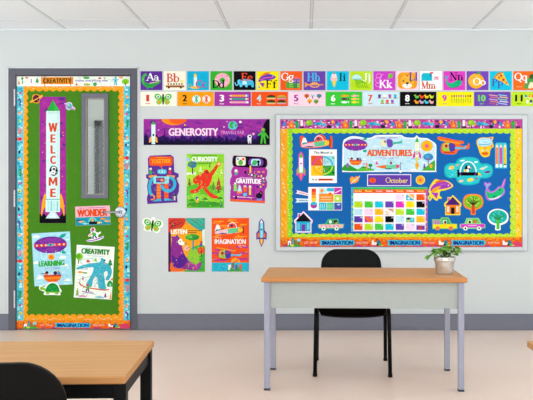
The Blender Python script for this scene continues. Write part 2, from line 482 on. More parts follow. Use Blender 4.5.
for (a, b_, c, d_) in ((gx0, gx0+.008, gz0, gz1), (gx1-.008, gx1, gz0, gz1), (gx0, gx1, gz0, gz0+.008), (gx0, gx1, gz1-.008, gz1)):
    bm_box(bm, a-dx, b_-dx, -.005, .045, c, d_, mi=1)
gf = link_bm('glazing_frame', bm, [mat('#696872', .5, .3), mat('#a19a94', .5, .3)], door)
m = bpy.data.materials.new('clear_glass'); m.use_nodes = True; nt = m.node_tree
nt.nodes.remove(nt.nodes['Principled BSDF']); out = nt.nodes['Material Output']
tr = nt.nodes.new('ShaderNodeBsdfTransparent'); tr.inputs['Color'].default_value = (.86, .88, .87, 1)
gl = nt.nodes.new('ShaderNodeBsdfGlossy'); gl.inputs['Roughness'].default_value = .02
fr = nt.nodes.new('ShaderNodeFresnel'); fr.inputs['IOR'].default_value = 1.45
ms = nt.nodes.new('ShaderNodeMixShader')
nt.links.new(fr.outputs[0], ms.inputs[0]); nt.links.new(tr.outputs[0], ms.inputs[1]); nt.links.new(gl.outputs[0], ms.inputs[2])
nt.links.new(ms.outputs[0], out.inputs['Surface'])
box('glass_pane', gx0+.008-dx, gx1-.008-dx, .02, .026, gz0+.008, gz1-.008, m, gf)
M_chrome = mat('#a9abb2', .25, .5, metal=.9, var=.01)
for (a, b_) in ((89, 106), (190, 207), (290.5, 308)):
    bm = bmesh.new(); x = wx(14.4, .028)-dx
    for k in range(3):
        z0 = wz(b_, .028); z1 = wz(a, .028); h = (z1-z0)/3
        bm_tube(bm, [(x, -.026, z0+h*k+.001), (x, -.026, z0+h*(k+1)-.001)], .0068, 10)
    link_bm('hinge', bm, mat('#d9dadd', .4, .4), door, smooth=False)
hx, hz = wx(119.6, .03), wz(212.2, .03)
bm = bmesh.new()
bm_lathe(bm, [(.0, 0), (.052, 0), (.052, .006), (.046, .012), (.03, .014), (.0, .014)], 36)
bmesh.ops.rotate(bm, verts=bm.verts, matrix=Matrix.Rotation(PI/2, 3, 'X'))
bmesh.ops.recalc_face_normals(bm, faces=bm.faces)
hd = link_bm('handle', bm, M_chrome, door, loc=(hx-dx, -.0012, hz))
bm = bmesh.new()
bm_tube(bm, round_path([(0, -.012, 0), (0, -.062, 0), (-.07, -.064, 0.002), (-.148, -.058, 0)], .022), .0105, 14, .0085)
link_bm('lever', bm, M_chrome, hd, smooth=True)
bm = bmesh.new(); bm_lathe(bm, [(0, 0), (.021, 0), (.02, .014), (.016, .022), (0, .022)], 24)
bmesh.ops.rotate(bm, verts=bm.verts, matrix=Matrix.Rotation(PI/2, 3, 'X')); bmesh.ops.translate(bm, verts=bm.verts, vec=(0, -.012, 0))
bmesh.ops.recalc_face_normals(bm, faces=bm.faces)
link_bm('hub', bm, M_chrome, hd, smooth=False)

# ------------------------------------------------------------------ ceiling lights added to brighten the room, all out of view
m = bpy.data.materials.new('lit_diffuser'); m.use_nodes = True; nt = m.node_tree; b = nt.nodes['Principled BSDF']
b.inputs['Base Color'].default_value = (.9, .9, .9, 1)
b.inputs['Emission Color'].default_value = (1, .99, .97, 1); b.inputs['Emission Strength'].default_value = 1.2
M_lit = m
def added_troffer(x, y, z, lab, w=1.2, d_=.3, grp='added ceiling light panels of the classroom'):
    t = empty('added_ceiling_light', (x, y, z), lab, 'light', grp)
    bm = bmesh.new()
    for q in ((-w/2-.03, -w/2, -d_/2-.03, d_/2+.03), (w/2, w/2+.03, -d_/2-.03, d_/2+.03), (-w/2, w/2, -d_/2-.03, -d_/2), (-w/2, w/2, d_/2, d_/2+.03)):
        bm_box(bm, q[0], q[1], q[2], q[3], -.02, 0)
    link_bm('frame', bm, M_bar, t)
    box('diffuser', -w/2, w/2, -d_/2, d_/2, -.014, 0, M_lit, t)
for x in (-2.9, -.95, .95, 2.9):
    for y in (-1.95, -4.2, -6.4):
        added_troffer(x, y, H-.007, 'white rectangular light panel added out of view in the tiled classroom ceiling')
added_troffer(-1.6, .75, 2.6, 'light panel added out of view in the corridor ceiling beyond the door glass', 1.2, .5, None)  # unseen corridor panels, added to brighten what shows through the glass
added_troffer(-3.4, .75, 2.6, 'light panel added out of view in the corridor ceiling further left beyond the door', 1.2, .5, None)

la = bpy.data.lights.new('corridor_fill_light', 'AREA'); la.shape = 'RECTANGLE'; la.size = 1.2; la.size_y = .5; la.energy = 16  # extra area light added under the panel to light the corridor
lo = bpy.data.objects.new('corridor_fill_light', la); COL.objects.link(lo); lo.location = (-1.6, .75, 2.58)

# ================================================================== FURNITURE
M_oak = wood('orange_oak_laminate', '#c68b58', '#cf9661', '#d7a16d')
M_oak_edge = wood('oak_edge_band', '#b97a42', '#c08149', '#c98a50')
M_maple = wood('light_maple_laminate', '#bd8b56', '#c59561', '#cd9e6b')
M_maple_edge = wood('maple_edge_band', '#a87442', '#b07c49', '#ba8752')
M_lav = mat('#9b9bab', .45, .35, var=.02, scale=30)
M_panel = mat('#a6aba6', .55, .25, var=.02, scale=30)
M_black = mat('#040404', .38, .1, var=.05)
M_blackm = mat('#050506', .45, .12, var=.05)
M_foot = mat('#3a3a44', .6, .2)

def slab(name, w, d_, t, z, m_top, m_edge, parent, r=.006):
    bm = bmesh.new()
    bm_box(bm, -w/2, w/2, 0, d_, z-t, z, r, 3)
    bm.normal_update()
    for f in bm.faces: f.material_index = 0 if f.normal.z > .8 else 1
    return link_bm(name, bm, [m_top, m_edge], parent)

# desk in the middle of the room
yf = -D + F/158.5                     # front edge
dk = empty('teacher_desk', ((364-VX)/158.5, yf, 0), 'long grey-legged desk with orange oak top and grey front panel, standing before the board', 'desk')
dk.rotation_euler = (0, 0, math.radians(-1.5))
slab('desktop', 1.302, .665, .03, .72, M_oak, M_oak_edge, dk)
bm = bmesh.new(); bm_box(bm, -.598, .598, .035, .052, .522, .69, .002)
link_bm('modesty_panel', bm, M_panel, dk)
for sx in (-1, 1):
    for y in (.038, .618):
        bm = bmesh.new(); bm_box(bm, -.0185, .0185, -.0185, .0185, .012, .69, .003)
        lg = link_bm('leg', bm, M_lav, dk, loc=(sx*.615, y+.0, 0))
        bm = bmesh.new(); bm_box(bm, -.0195, .0195, -.0195, .0195, 0, .013, .002)
        link_bm('foot_cap', bm, M_foot, lg)
bm = bmesh.new()
for sx in (-1, 1): bm_box(bm, sx*.615-.012, sx*.615+.012, .06, .6, .655, .69)
bm_box(bm, -.59, .59, .606, .63, .655, .69)
link_bm('rail', bm, M_lav, dk)

# black moulded chair
def make_chair(loc, rz, lab):
    t = empty('school_chair', loc, lab, 'chair')
    t.rotation_euler = (0, 0, rz)          # faces -Y
    # backrest: curved shell with rounded top corners
    W, Z0, Z1, rc = .212, .52, .832, .1
    def sheet_shell(fn, nu, nv, th, name):
        bm = bmesh.new()
        g = [[bm.verts.new(fn(i/nu, j/nv)) for i in range(nu+1)] for j in range(nv+1)]
        for j in range(nv):
            for i in range(nu): bm.faces.new((g[j][i], g[j][i+1], g[j+1][i+1], g[j+1][i]))
        bmesh.ops.recalc_face_normals(bm, faces=bm.faces)
        o = link_bm(name, bm, M_black, t, smooth=True)
        md = o.modifiers.new('thick', 'SOLIDIFY'); md.thickness = th; md.offset = 0
        bv = o.modifiers.new('edge', 'BEVEL'); bv.width = th*.3; bv.segments = 2; bv.limit_method = 'ANGLE'; bv.angle_limit = math.radians(60)
        return o
    def back(u, v):
        z = Z0 + (Z1-Z0)*v
        hw = W + .026*(1-v)
        for zz, sg in ((Z1, 1), (Z0, -1)):
            q = (z-(zz-sg*rc))*sg
            if q > 0: hw = W - rc + math.sqrt(max(0, rc*rc-q*q)) + .026*(1-v)
        x = (2*u-1)*hw
        y = .225 + .05*(z-Z0)/(Z1-Z0) - .16*x*x/.225 + .0
        return (x, y, z)
    def vv(v): return v
    bk = lambda u, v: back(u, 1-(1-v)**1.0)
    sheet_shell(lambda u, v: back(u, .5-.5*math.cos(PI*v)), 22, 22, .016, 'backrest')
    def seat(u, v):
        hw = .235; y = .2 - .43*v
        e = abs(v-.5)*2
        if e > .75: hw -= (.05 if v < .5 else .02)*((e-.75)/.25)**2.2
        x = (2*u-1)*hw
        z = .462 - .014*(1-(x/.235)**2)*math.sin(PI*min(1, v*1.1)) + .012*abs(x/.235)**3
        if v > .78: z -= .062*((v-.78)/.22)**1.7*(1-.12*(x/.235)**2)
        if v < .12: z += .02*((.12-v)/.12)**2
        return (x, y, z)
    sheet_shell(seat, 22, 26, .016, 'seat')
    # steel tubes: each side one bent tube for the front leg and rail, rear legs carry the backrest
    for sx in (-1, 1):
        bm = bmesh.new()
        bm_tube(bm, round_path([(sx*.256, -.255, .008), (sx*.25, -.215, .445), (sx*.25, .02, .45)], .05), .0135, 14)
        lg = link_bm('leg', bm, M_blackm, t, smooth=True)
        bm = bmesh.new(); bm_tube(bm, [(sx*.256, -.2555, 0), (sx*.256, -.2545, .02)], .0155, 12); link_bm('foot_cap', bm, M_blackm, lg)
        bm = bmesh.new()
        bm_tube(bm, round_path([(sx*.256, .27, .008), (sx*.25, .215, .43), (sx*.25, .0, .45)], .05), .0135, 14)
        lg = link_bm('leg', bm, M_blackm, t, smooth=True)
        bm = bmesh.new(); bm_tube(bm, [(sx*.256, .271, 0), (sx*.256, .269, .02)], .0155, 12); link_bm('foot_cap', bm, M_blackm, lg)
        bm = bmesh.new()
        bm_tube(bm, round_path([(sx*.23, .05, .447), (sx*.2, .213, .45), (sx*.16, .226, .56), (sx*.15, .246, .69)], .05), .0095, 12)
        link_bm('back_upright', bm, M_blackm, t, smooth=True)
    bm = bmesh.new()
    for y in (-.1, .1): bm_tube(bm, [(-.25, y, .435), (.25, y, .435)], .009, 10)
    link_bm('cross_rail', bm, M_blackm, t, smooth=True)
    return t
make_chair(((353-VX)/146.8+.007, -D+5.45+.26, 0), math.radians(-2.2), 'black moulded chair behind the grey-legged desk, facing the camera')
make_chair((-.842, -D+2.045+.265, 0), PI, 'glossy black chair back in the foreground, tucked at the light maple table on the left')

def make_table(loc, rz, lab, w=1.5, inset=.022):
    t = empty('student_table', loc, lab, 'table'); t.rotation_euler = (0, 0, rz)
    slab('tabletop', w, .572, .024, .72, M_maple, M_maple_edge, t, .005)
    bm = bmesh.new()
    for y in (.035, .517): bm_box(bm, -w/2+inset+.018, w/2-inset-.018, y, y+.02, .646, .696)
    for x in (-w/2+inset-.01, w/2-inset-.01): bm_box(bm, x, x+.02, .06, .51, .646, .696)
    link_bm('frame', bm, M_blackm, t)
    for sx in (-1, 1):
        for y in (.045, .527):
            bm = bmesh.new(); bm_box(bm, -.019, .019, -.019, .019, .01, .696, .002)
            lg = link_bm('leg', bm, M_blackm, t, loc=(sx*(w/2-inset), y, 0))
            bm = bmesh.new(); bm_box(bm, -.021, .021, -.021, .021, 0, .012, .002); link_bm('foot_cap', bm, M_blackm, lg)
    return t
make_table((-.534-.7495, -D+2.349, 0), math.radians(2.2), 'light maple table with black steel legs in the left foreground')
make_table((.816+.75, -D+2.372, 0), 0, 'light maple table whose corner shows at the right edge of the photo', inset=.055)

# plant pot on the desk
M_tin = mat('#cbc6bf', .24, .5, metal=.88, var=.06, scale=8)
ps = 151.5; py = -D + F/ps
pt = empty('potted_plant', ((444.6-VX)/ps, py, .7203), 'small green leafy plant in a silvery pot on the right end of the oak desk', 'plant')
bm = bmesh.new()
bm_lathe(bm, [(.0, 0), (.055, 0), (.0575, .003), (.064, .08), (.0645, .084), (.0705, .086), (.0715, .09), (.0715, .112), (.0695, .115), (.0665, .112), (.062, .09), (0, .09)], 40)
bmesh.ops.recalc_face_normals(bm, faces=bm.faces)
link_bm('pot', bm, M_tin, pt, smooth=False)
bm = bmesh.new(); bm_lathe(bm, [(0, .0905), (.0645, .0905), (.064, .1), (.03, .104), (0, .105)], 24); bmesh.ops.recalc_face_normals(bm, faces=bm.faces)
link_bm('soil', bm, mat('#2c2118', .9, .1, var=.4, scale=120, bump=.6), pt)
R = random.Random(5)
bl = bmesh.new(); bs = bmesh.new(); bl2 = bmesh.new()
def leaf(bm, p, dirv, L, Wd, droop):
    d_ = dirv.normalized(); side = d_.cross(Vector((0, 0, 1))).normalized(); up = side.cross(d_)
    prof = [(0, .06), (.18, .6), (.42, 1), (.68, .8), (.88, .4), (1, .02)]
    rows = []
    for t, w in prof:
        c = p + d_*L*t + Vector((0, 0, -droop*L*t*t))
        rows.append([bm.verts.new(c - side*Wd*w + up*Wd*w*.35), bm.verts.new(c), bm.verts.new(c + side*Wd*w + up*Wd*w*.35)])
    for a, b_ in zip(rows, rows[1:]):
        for k in (0, 1): bm.faces.new((a[k], a[k+1], b_[k+1], b_[k]))
for i in range(22):
    an = 2*PI*i/22*2.0 + R.uniform(-.2, .2); rr = R.uniform(.015, .05); hh = R.uniform(.135, .185)
    base = Vector((rr*.5*math.cos(an), rr*.5*math.sin(an), .1)); reach = R.uniform(.02, .075)
    top = Vector((math.cos(an)*reach, math.sin(an)*reach, hh))
    bm_tube(bs, [base, base.lerp(top, .5)+Vector((0, 0, .012)), top], .0016, 6)
    for k in range(4):
        a2 = an + (k-1.5)*.75 + R.uniform(-.3, .3)
        leaf(bl if R.random() < .6 else bl2, top + Vector((0, 0, R.uniform(-.008, .004))), Vector((math.cos(a2), math.sin(a2), R.uniform(-.1, .45))), R.uniform(.032, .052), R.uniform(.012, .018), R.uniform(.2, .7))
top = Vector((-.105, -.02, .125)); bm_tube(bs, [Vector((-.03, 0, .1)), Vector((-.07, -.01, .145)), top], .0016, 6)
leaf(bl, top, Vector((-1, -.1, -.5)), .035, .016, .3); leaf(bl, top, Vector((-.4, -.8, -.2)), .04, .016, .6); leaf(bl2, top, Vector((-.5, .5, -.5)), .035, .014, .3)
link_bm('foliage', bl, mat('#5d9a2c', .5, .35, var=.25, scale=25), pt, smooth=True)
link_bm('foliage', bl2, mat('#86bb45', .5, .35, var=.25, scale=25), pt, smooth=True)
link_bm('stem', bs, mat('#5f7f3a', .6, .2), pt, smooth=True)

# ================================================================== PRINTED THINGS ON THE WALL
W_, K_ = '#fbfbf7', '#0c0c12'
AL = 'alphabet cards in a row above the number cards'
def A(ch, bg, lab, **k):
    n = ord(ch)-65; x = 140.5+23.3*n
    a = Art('letter_card', lab, 'card', (x, 71.2, x+21.8, 90.1), group=AL); sheet(a, col=bg, name='card')
    a.at(x, 71.2); return a
def let(a, st, x, y, h, col, k=1.0):
    a.part('lettering').serif(st, x, y, h, col, k); a.flush()
# A alligator
a = A('A', '#5b2c92', 'purple alphabet card with Aa and a green alligator'); a.part('picture')
a.arc(6.5, 8.5, 4.2, 5.4, 90, 265, 2.6, '#3db54a').blob([(4, 11), (9, 12.5), (14, 11), (19.5, 9), (20, 11), (15, 14.5), (9, 16.8), (4.5, 15)], '#2fa045')
a.line([(9, 12), (18, 10.4)], .8, '#e8a5b8').rect(6, 15.5, 7.5, 17.3, '#2fa045').rect(11, 15, 12.5, 17, '#2fa045').line([(5, 13.5), (12, 15)], .5, '#1c6e2e').ell(3, 8, .5, .8, '#7bd06a')
let(a, 'Aa', 6, 9.2, 7.2, W_, 1.05)
# B bus
a = A('B', '#f5f1df', 'cream alphabet card with red Bb and a trolley bus'); a.part('picture')
a.rect(3, 11.8, 20, 14.2, '#efe7c2').rect(2, 14.2, 20.5, 16.2, '#a0571f').rect(16, 8.6, 20, 11.8, '#efe59a')
for i, c in enumerate(('#c0392b', '#3a5a9a', '#3a3a4a', '#1f8f7a', '#c0392b', '#2f6fae')): a.ell(4.6+2.7*i, 12.8, .9, .9, c, n=10)
for x in (5, 17): a.ell(x, 16.3, 1.1, 1.1, '#3b2416', n=12)
let(a, 'Bb', 2.6, 11, 8.6, '#c9452b', 1.0)
# C candle
a = A('C', '#12acd2', 'bright blue alphabet card with Cc and a lit candle'); a.part('picture')
a.blob([(8.2, 2), (9.8, 4.6), (8.2, 6.2), (6.6, 4.6)], '#f6a623').blob([(8.2, 3.4), (9, 4.9), (8.2, 5.8), (7.4, 4.9)], '#fde26a')
a.rect(6.6, 5.9, 9.8, 16, '#f7f4ea').rect(6.6, 5.9, 7.6, 16, '#d5e6ea').ell(8, 16.2, 5, 1.4, '#e8b84a').arc(2.6, 14.6, 1.5, 1.6, 0, 360, .6, '#9acb6a')
let(a, 'Cc', 8.6, 16.4, 7.4, '#b0368f', 1.02)
# D donut
a = A('D', '#35ae33', 'green alphabet card with black Dd and a pink doughnut'); a.part('picture')
a.ell(12, 9, 7.8, 7.4, '#e2a36a', n=28).ell(12, 8.8, 7.3, 6.9, '#f2a9c4', n=28)
R = random.Random(2)
for i in range(36):
    q = R.uniform(0, 6.28); r_ = R.uniform(4, 6.6); a.ell(12+r_*math.cos(q), 8.8+r_*.95*math.sin(q), .42, .42, R.choice(('#fbe9f0', '#c33b7c', '#fff5c8')), n=6)
a.ell(12, 9, 2.7, 2.6, '#35ae33', n=18)
let(a, 'Dd', 1.6, 16.6, 7.6, K_, 1.05)
# E elephants
a = A('E', '#08080c', 'black alphabet card with red Ee and two blue elephants'); a.part('picture')
def eleph(x, y, s, c, c2):
    a.blob([(x, y+3*s), (x+2*s, y), (x+7*s, y+.2*s), (x+9*s, y+3*s), (x+9*s, y+7*s), (x+7*s, y+7*s), (x+6.5*s, y+5.4*s), (x+3.6*s, y+5.4*s), (x+3.2*s, y+7*s), (x+1.3*s, y+7*s), (x+.6*s, y+5*s)], c)
    a.ell(x+.6*s, y+1.6*s, 2.2*s, 2.4*s, c).ell(x+2*s, y+1.6*s, 1.3*s, 1.8*s, c2).arc(x-2.2*s, y+1.5*s, 1.8*s, 4*s, 30, 170, 1.1*s, c)
eleph(10.5, 8.4, 1.05, '#3fb6df', '#2a8fbf'); eleph(5.2, 9, .95, '#66cdee', '#3aa7d2'); a.rect(9, 10, 13, 13, '#c9ecf5')
let(a, 'Ee', 7.4, 9.4, 7.6, '#e0492a', 1.0)
# F fish
a = A('F', '#fde200', 'yellow alphabet card with black Ff and a purple fish'); a.part('picture')
a.blob([(1.6, 9), (5, 4), (11, 2.6), (18.4, 5), (17, 7.6), (11, 9), (5, 9.6), (2.6, 11)], '#6d3fb0').blob([(3, 6), (8, 1.4), (14, 1.6), (9, 3.4)], '#ee7a2e')
a.line([(3, 9), (9, 6.4), (16, 6)], .9, '#e25a9c').poly([(2.4, 11.5), (7.6, 12), (6, 16.4)], '#7a3f9e').poly([(1.6, 13.4), (3.4, 16.8), (1.4, 17)], '#37a6c8').ell(16, 5, .5, .5, W_, n=8)
let(a, 'Ff', 8.6, 16.6, 7.6, K_, 1.1)
# G
a = A('G', '#ee5a1c', 'orange-red alphabet card with white Gg and wrapped gifts'); a.part('picture')
for i in range(4):
    c = ('#58b947', '#7ad04e', '#3f9e46', '#8bd65b')[i]; a.rect(6+3.4*i, 10.2, 9.2+3.4*i, 17, c)
    for j in range(3): a.line([(6+3.4*i, 11.6+2*j), (7.6+3.4*i, 12.6+2*j), (9.2+3.4*i, 11.6+2*j)], .6, '#2a6b34')
a.rect(13, 7.6, 19.6, 12, '#7a64b4').line([(13, 9.8), (19.6, 9.8)], .6, '#d7a6d0').line([(16.3, 7.6), (16.3, 17)], .7, '#3a4a6a').arc(16.3, 6.8, 1.5, 1, 0, 360, .5, '#d98a9a')
let(a, 'Gg', 1, 9.2, 7.6, W_, 1.02)
# H horn
a = A('H', '#6a43ab', 'purple alphabet card with light blue Hh and a brass horn'); a.part('picture')
a.poly([(1.2, 10.8), (1.2, 16.4), (4.4, 14.2), (4.4, 12.8)], '#eb9a3c').rect(4.2, 12.9, 19.6, 14.1, '#eb9a3c').arc(11, 14, 4.4, 2, 0, 360, 1, '#f0b15c')
for x in (9, 11, 13): a.rect(x-.5, 10.6, x+.4, 13, '#f0b15c')
let(a, 'Hh', 3.4, 9.6, 7.8, '#3fb9e6', 1.02)
# I ice cream
a = A('I', '#10bfe0', 'turquoise alphabet card with black Ii and an ice cream cone'); a.part('picture')
a.poly([(4.6, 9), (9.8, 9), (7.2, 16.8)], '#f7d23a').ell(7.2, 7, 3.4, 3, '#f3b7b4').ell(7.2, 4.6, 2.6, 2.4, '#f8dcd6').ell(7.2, 2, .9, .9, '#d23b3b', n=10).rect(4, 8, 10.4, 9.4, '#f6c8c2')
let(a, 'Ii', 12, 9.6, 7.4, '#15202a', 1.25)
# J jellyfish
a = A('J', '#b9de1f', 'lime alphabet card with white Jj and a green jellyfish'); a.part('picture')
a.ell(6.6, 7.6, 4.8, 4.6, '#bfeae6', 170, 370).rect(2, 7.4, 11, 8.4, '#86cfd0')
for i in range(6): a.line([(4+1.5*i, 8+.3*i), (7+1.9*i, 11+.3*i), (5.4+2.1*i, 14), (8+2*i, 16.6)], .8, '#6fb81c')
a.ell(8, 11, 3, 2.6, '#88c92a')
let(a, 'Jj', 12.2, 9.8, 7.6, '#fdfdf0', 1.1)
# K kite
a = A('K', '#cf3ec6', 'magenta alphabet card with white Kk and a green kite'); a.part('picture')
a.poly([(15, 2.8), (19.8, 2), (19, 6.6), (14.6, 7.4)], '#79c93a').line([(15, 7), (19.5, 2.3)], .4, '#3c8a2a')
a.arc(5.4, 4.6, 2.8, 2.2, 0, 360, .45, '#eaa6e2').arc(4.4, 9, 2.4, 2.6, 0, 360, .45, '#eaa6e2').arc(9, 7, 2.2, 4, 60, 300, .45, '#eaa6e2').arc(5, 13.6, 3, 2, 0, 360, .45, '#eaa6e2')
let(a, 'Kk', 5.6, 16.6, 7.6, W_, 1.03)
# L lion
a = A('L', '#f9d6e4', 'pale pink alphabet card with purple Ll and an orange lion face'); a.part('picture')
a.rr(1, 1.2, 20.4, 17.6, 4.4, '#f3a11d').ell(10.4, 10, 7, 6.8, '#f6b43c').ell(10.4, 14.6, 4.8, 2.6, '#fbf3e6').ell(10.4, 12, 1.6, 1, '#2b1a12').line([(10.4, 12), (10.4, 14.6)], .5, '#2b1a12')
for x in (6.6, 14): a.ell(x, 9.8, .8, .8, '#22150f', n=10)
for i in range(6): a.line([(2+i*.3, 4+2.2*i), (4+i*.2, 4.6+2.2*i)], .5, '#dd7f12').line([(19.6-i*.3, 6+2*i), (17.6, 6.6+2*i)], .5, '#dd7f12')
a.line([(9.4, 3), (10.4, 5)], .7, '#c4382a').line([(11.8, 3), (10.4, 5)], .7, '#c4382a')
let(a, 'Ll', 12.2, 9.2, 8, '#6b4a9c', .9)
# M mailbox
a = A('M', '#fbfbfa', 'white alphabet card with rust Mm and a blue mailbox'); a.part('picture')
a.poly([(1.4, 3.4), (3, 1.8), (12, 1.8), (12, 9.6), (1.4, 9.6)], '#16b9cf').rect(12, 5, 14.6, 9.6, '#dff1f2').rect(10, .8, 11.2, 5.4, '#3f5e86').rect(10, .8, 13.2, 2.4, '#d8452e').rect(14, 5.4, 18.6, 8.8, '#f0b9c4').poly([(14, 5.4), (18.6, 5.4), (16.3, 7.6)], '#e58a9e')
let(a, 'Mm', 1.2, 17.4, 7, '#c9562c', .98)
# N narwhal
a = A('N', '#dd40c2', 'hot pink alphabet card with black Nn and a green narwhal'); a.part('picture')
a.blob([(2.4, 7), (4.4, 10.6), (8, 12), (14, 9), (18, 9.6), (17.6, 13.6), (11, 16.4), (5, 15), (2.6, 11)], '#17b57b').line([(3.6, 15.4), (9, 17), (16, 15)], .6, '#0d6f5a').poly([(2, 7.6), (.8, 4), (3.4, 5.4), (5.4, 4.2), (4.2, 8)], '#6f9fd0').ell(14.6, 11.6, .5, .5, K_, n=8)
let(a, 'Nn', 6.4, 9, 7.6, K_, 1.05)
# O orange
a = A('O', '#7446b6', 'violet alphabet card with white Oo and a round orange'); a.part('picture')
a.ell(9.4, 9.8, 8, 7.6, '#f6a81f', n=28).ell(8.6, 9.4, 6, 5.8, '#f9bf3c', n=24)
R = random.Random(9)
for i in range(16): a.ell(9.4+R.uniform(-6, 6), 9.8+R.uniform(-5.4, 5.4), .5, .5, '#e87f12', n=6)
a.blob([(9.6, 2.8), (11.4, 1), (14, 1.4), (12, 3)], '#45a840').line([(9.2, 1.6), (9.6, 3)], .5, '#6b4a22')
let(a, 'Oo', 6.4, 14, 7.4, W_, 1.05)
# P pizza
a = A('P', '#11bfdd', 'cyan alphabet card with purple Pp and a pizza slice'); a.part('picture')
a.poly([(4.4, 6.6), (12.6, .8), (19.4, 15)], '#f7bd2b').line([(4.2, 6.8), (7.6, 2.6), (13, .9)], 1.6, '#c8792a')
for q in ((11, 4.4, 1.3), (13.4, 8.6, 1.4), (9, 6.6, 1), (16.4, 11.6, .9)): a.ell(q[0], q[1], q[2], q[2], '#c8402a', n=14)
for q in ((12, 6.4), (14.6, 10.6), (8, 5)): a.ell(q[0], q[1], .5, .4, '#4f9a38', n=8)
let(a, 'Pp', 1.6, 14.6, 7, '#4a4ab8', 1.1)
# Q quail
a = A('Q', '#f06a1e', 'orange alphabet card with white Qq and a green quail, partly cut off at right'); a.part('picture')
a.blob([(11, 17), (13, 10), (17, 5), (20.4, 7), (20, 12), (17.6, 17)], '#4f9e4a').blob([(15, 17), (17, 11), (20.4, 12), (20.6, 16)], '#e9e2c2').ell(18.6, 5.4, 2.6, 2.4, '#3a5a3a').poly([(20.9, 5.2), (21.6, 6), (20.6, 6.4)], '#2b1a12').line([(3, 15.6), (9, 15.6)], .5, '#fbd08a')
let(a, 'Qq', 1.2, 9.4, 7.8, W_, 1.02)

NL = 'number cards in a row under the alphabet cards'
NUM = ['one', 'two', 'three', 'four', 'five', 'six', 'seven', 'eight', 'nine', 'ten', 'eleven']
def N(n, bg, col, lab):
    x = 140.3+37.1*(n-1)
    a = Art('number_card', lab, 'card', (x, 91.8, x+36.3, 106.1), group=NL); sheet(a, col=bg, name='card'); a.at(x, 91.8)
    w = 3 if n == 1 else (4.6 if n < 10 else 7.6); cx = 7.4 if n < 10 else 7.6
    a.part('numeral').text(str(n), cx-w/2, 3, cx+w/2, 9.6, col, .05).text(NUM[n-1], cx-2.2, 11.2, cx+2.2, 12.5, col, .02)
    a.part('picture'); return a
a = N(1, '#f6f2e2', '#c93a24', 'cream number card 1 with one green butterfly')
def butterfly(a, cx, cy, s, rot=0):
    T = lambda x, y: (cx+(x*math.cos(rot)-y*math.sin(rot))*s, cy+(x*math.sin(rot)+y*math.cos(rot))*s)
    for g in (-1, 1):
        a.blob([T(g*.6, -.6), T(g*3, -4.6), T(g*7.4, -5), T(g*8.6, -2), T(g*6, .6), T(g*1, .8)], '#5db84a')
        a.blob([T(g*.6, .4), T(g*5, .6), T(g*7, 3), T(g*5, 5.6), T(g*2.4, 5), T(g*.6, 2)], '#8cc63f')
        a.ell(*T(g*5, -2.2), 1.7*s, 1.7*s, '#e6f3d4', n=12).ell(*T(g*5, -2.2), .9*s, .9*s, '#2b5f9a', n=10).ell(*T(g*4, 3), 1.2*s, 1.2*s, '#ee8a4a', n=10)
        for q in range(4): a.ell(*T(g*(3+1.1*q), -3.9+(.2*q)), .45*s, .45*s, '#e6f3d4', n=6)
        a.line([T(g*.2, -4.4), T(g*1.4, -6.4)], .4*s, '#e59a8a')
    a.poly([T(-.9, -4.6), T(.9, -4.6), T(.7, 5.4), T(-.7, 5.4)], '#15101a')
butterfly(a, 22.8, 7.2, 1.0)
a = N(2, '#f59d10', K_, 'orange number card 2 with two patterned balls')
for x, c, c2 in ((19, '#d9efe6', '#4aa58c'), (29, '#fbe6d6', '#e0584a')):
    a.ell(x, 7.4, 4.2, 4.2, c, n=22); a.arc(x-4.6, 7.4, 4, 4.4, -55, 55, .8, c2).arc(x+4.6, 7.4, 4, 4.4, 125, 235, .8, c2).line([(x, 3.4), (x, 11.4)], .8, c2)
a = N(3, '#a4349c', W_, 'purple number card 3 with three striped pencils')
for i, c in enumerate(('#f29a2a', '#2f9a84', '#f2a0b8')):
    y = 3.9+3.3*i; a.rect(17, y-1, 31, y+1, c).poly([(17, y-1), (17, y+1), (14.6, y)], '#f3dcb4').rect(31, y-1, 32.6, y+1, '#dfe6ea').rect(32.6, y-1, 34, y+1, ('#37b6d8', '#f0b02a', '#f6f0f4')[i])
a = N(4, '#f0541a', '#bfe6ea', 'red-orange number card 4 with four layered sandwiches')
for x in (19.5, 30):
    for y in (5.2, 10.2):
        a.ell(x, y, 4.4, 2, ('#3a1d18', '#e0a23c')[x > 20 and y < 8], 180, 360).rect(x-4.6, y, x+4.6, y+.7, '#4fae4a').rect(x-4.4, y+.7, x+4.4, y+1.3, '#e8392b').rect(x-4.4, y+1.3, x+4.4, y+2, ('#f2d7a0', '#caa6d8')[x > 20])
a = N(5, '#fad5e4', '#a8309c', 'pale pink number card 5 with five little round trees')
for x, y, c in ((18, 4, '#d0662c'), (24, 4, '#c8dfe6'), (30.4, 4, '#3a8fa8'), (21, 9.2, '#f3b52a'), (27.4, 9.6, '#62ac42')):
    a.ell(x, y, 2.5, 2, c).rect(x-.4, y, x+.4, y+2.9, '#8a3a24')
    for g in (-1, 1): a.line([(x, y+1), (x+g*1.3, y-.8)], .35, '#8a3a24')
a = N(6, '#3cc63a', W_, 'bright green number card 6 with six little fish')
for i in range(6):
    x, y = 18.4+10*(i % 2), 4+3.2*(i//2); c = ('#f09a2a', '#f3b9a0', '#5a2f4a', '#f4c95a', '#e6f4f0', '#e8e03a')[i]
    a.ell(x, y, 3, 1.2, c).poly([(x+2.6, y), (x+4.8, y-1.1), (x+4.8, y+1.1)], c).ell(x-1.8, y-.3, .3, .3, K_, n=6)
a = N(7, '#cfe9f5', '#ea5a1e', 'pale blue number card 7 with seven little cups')
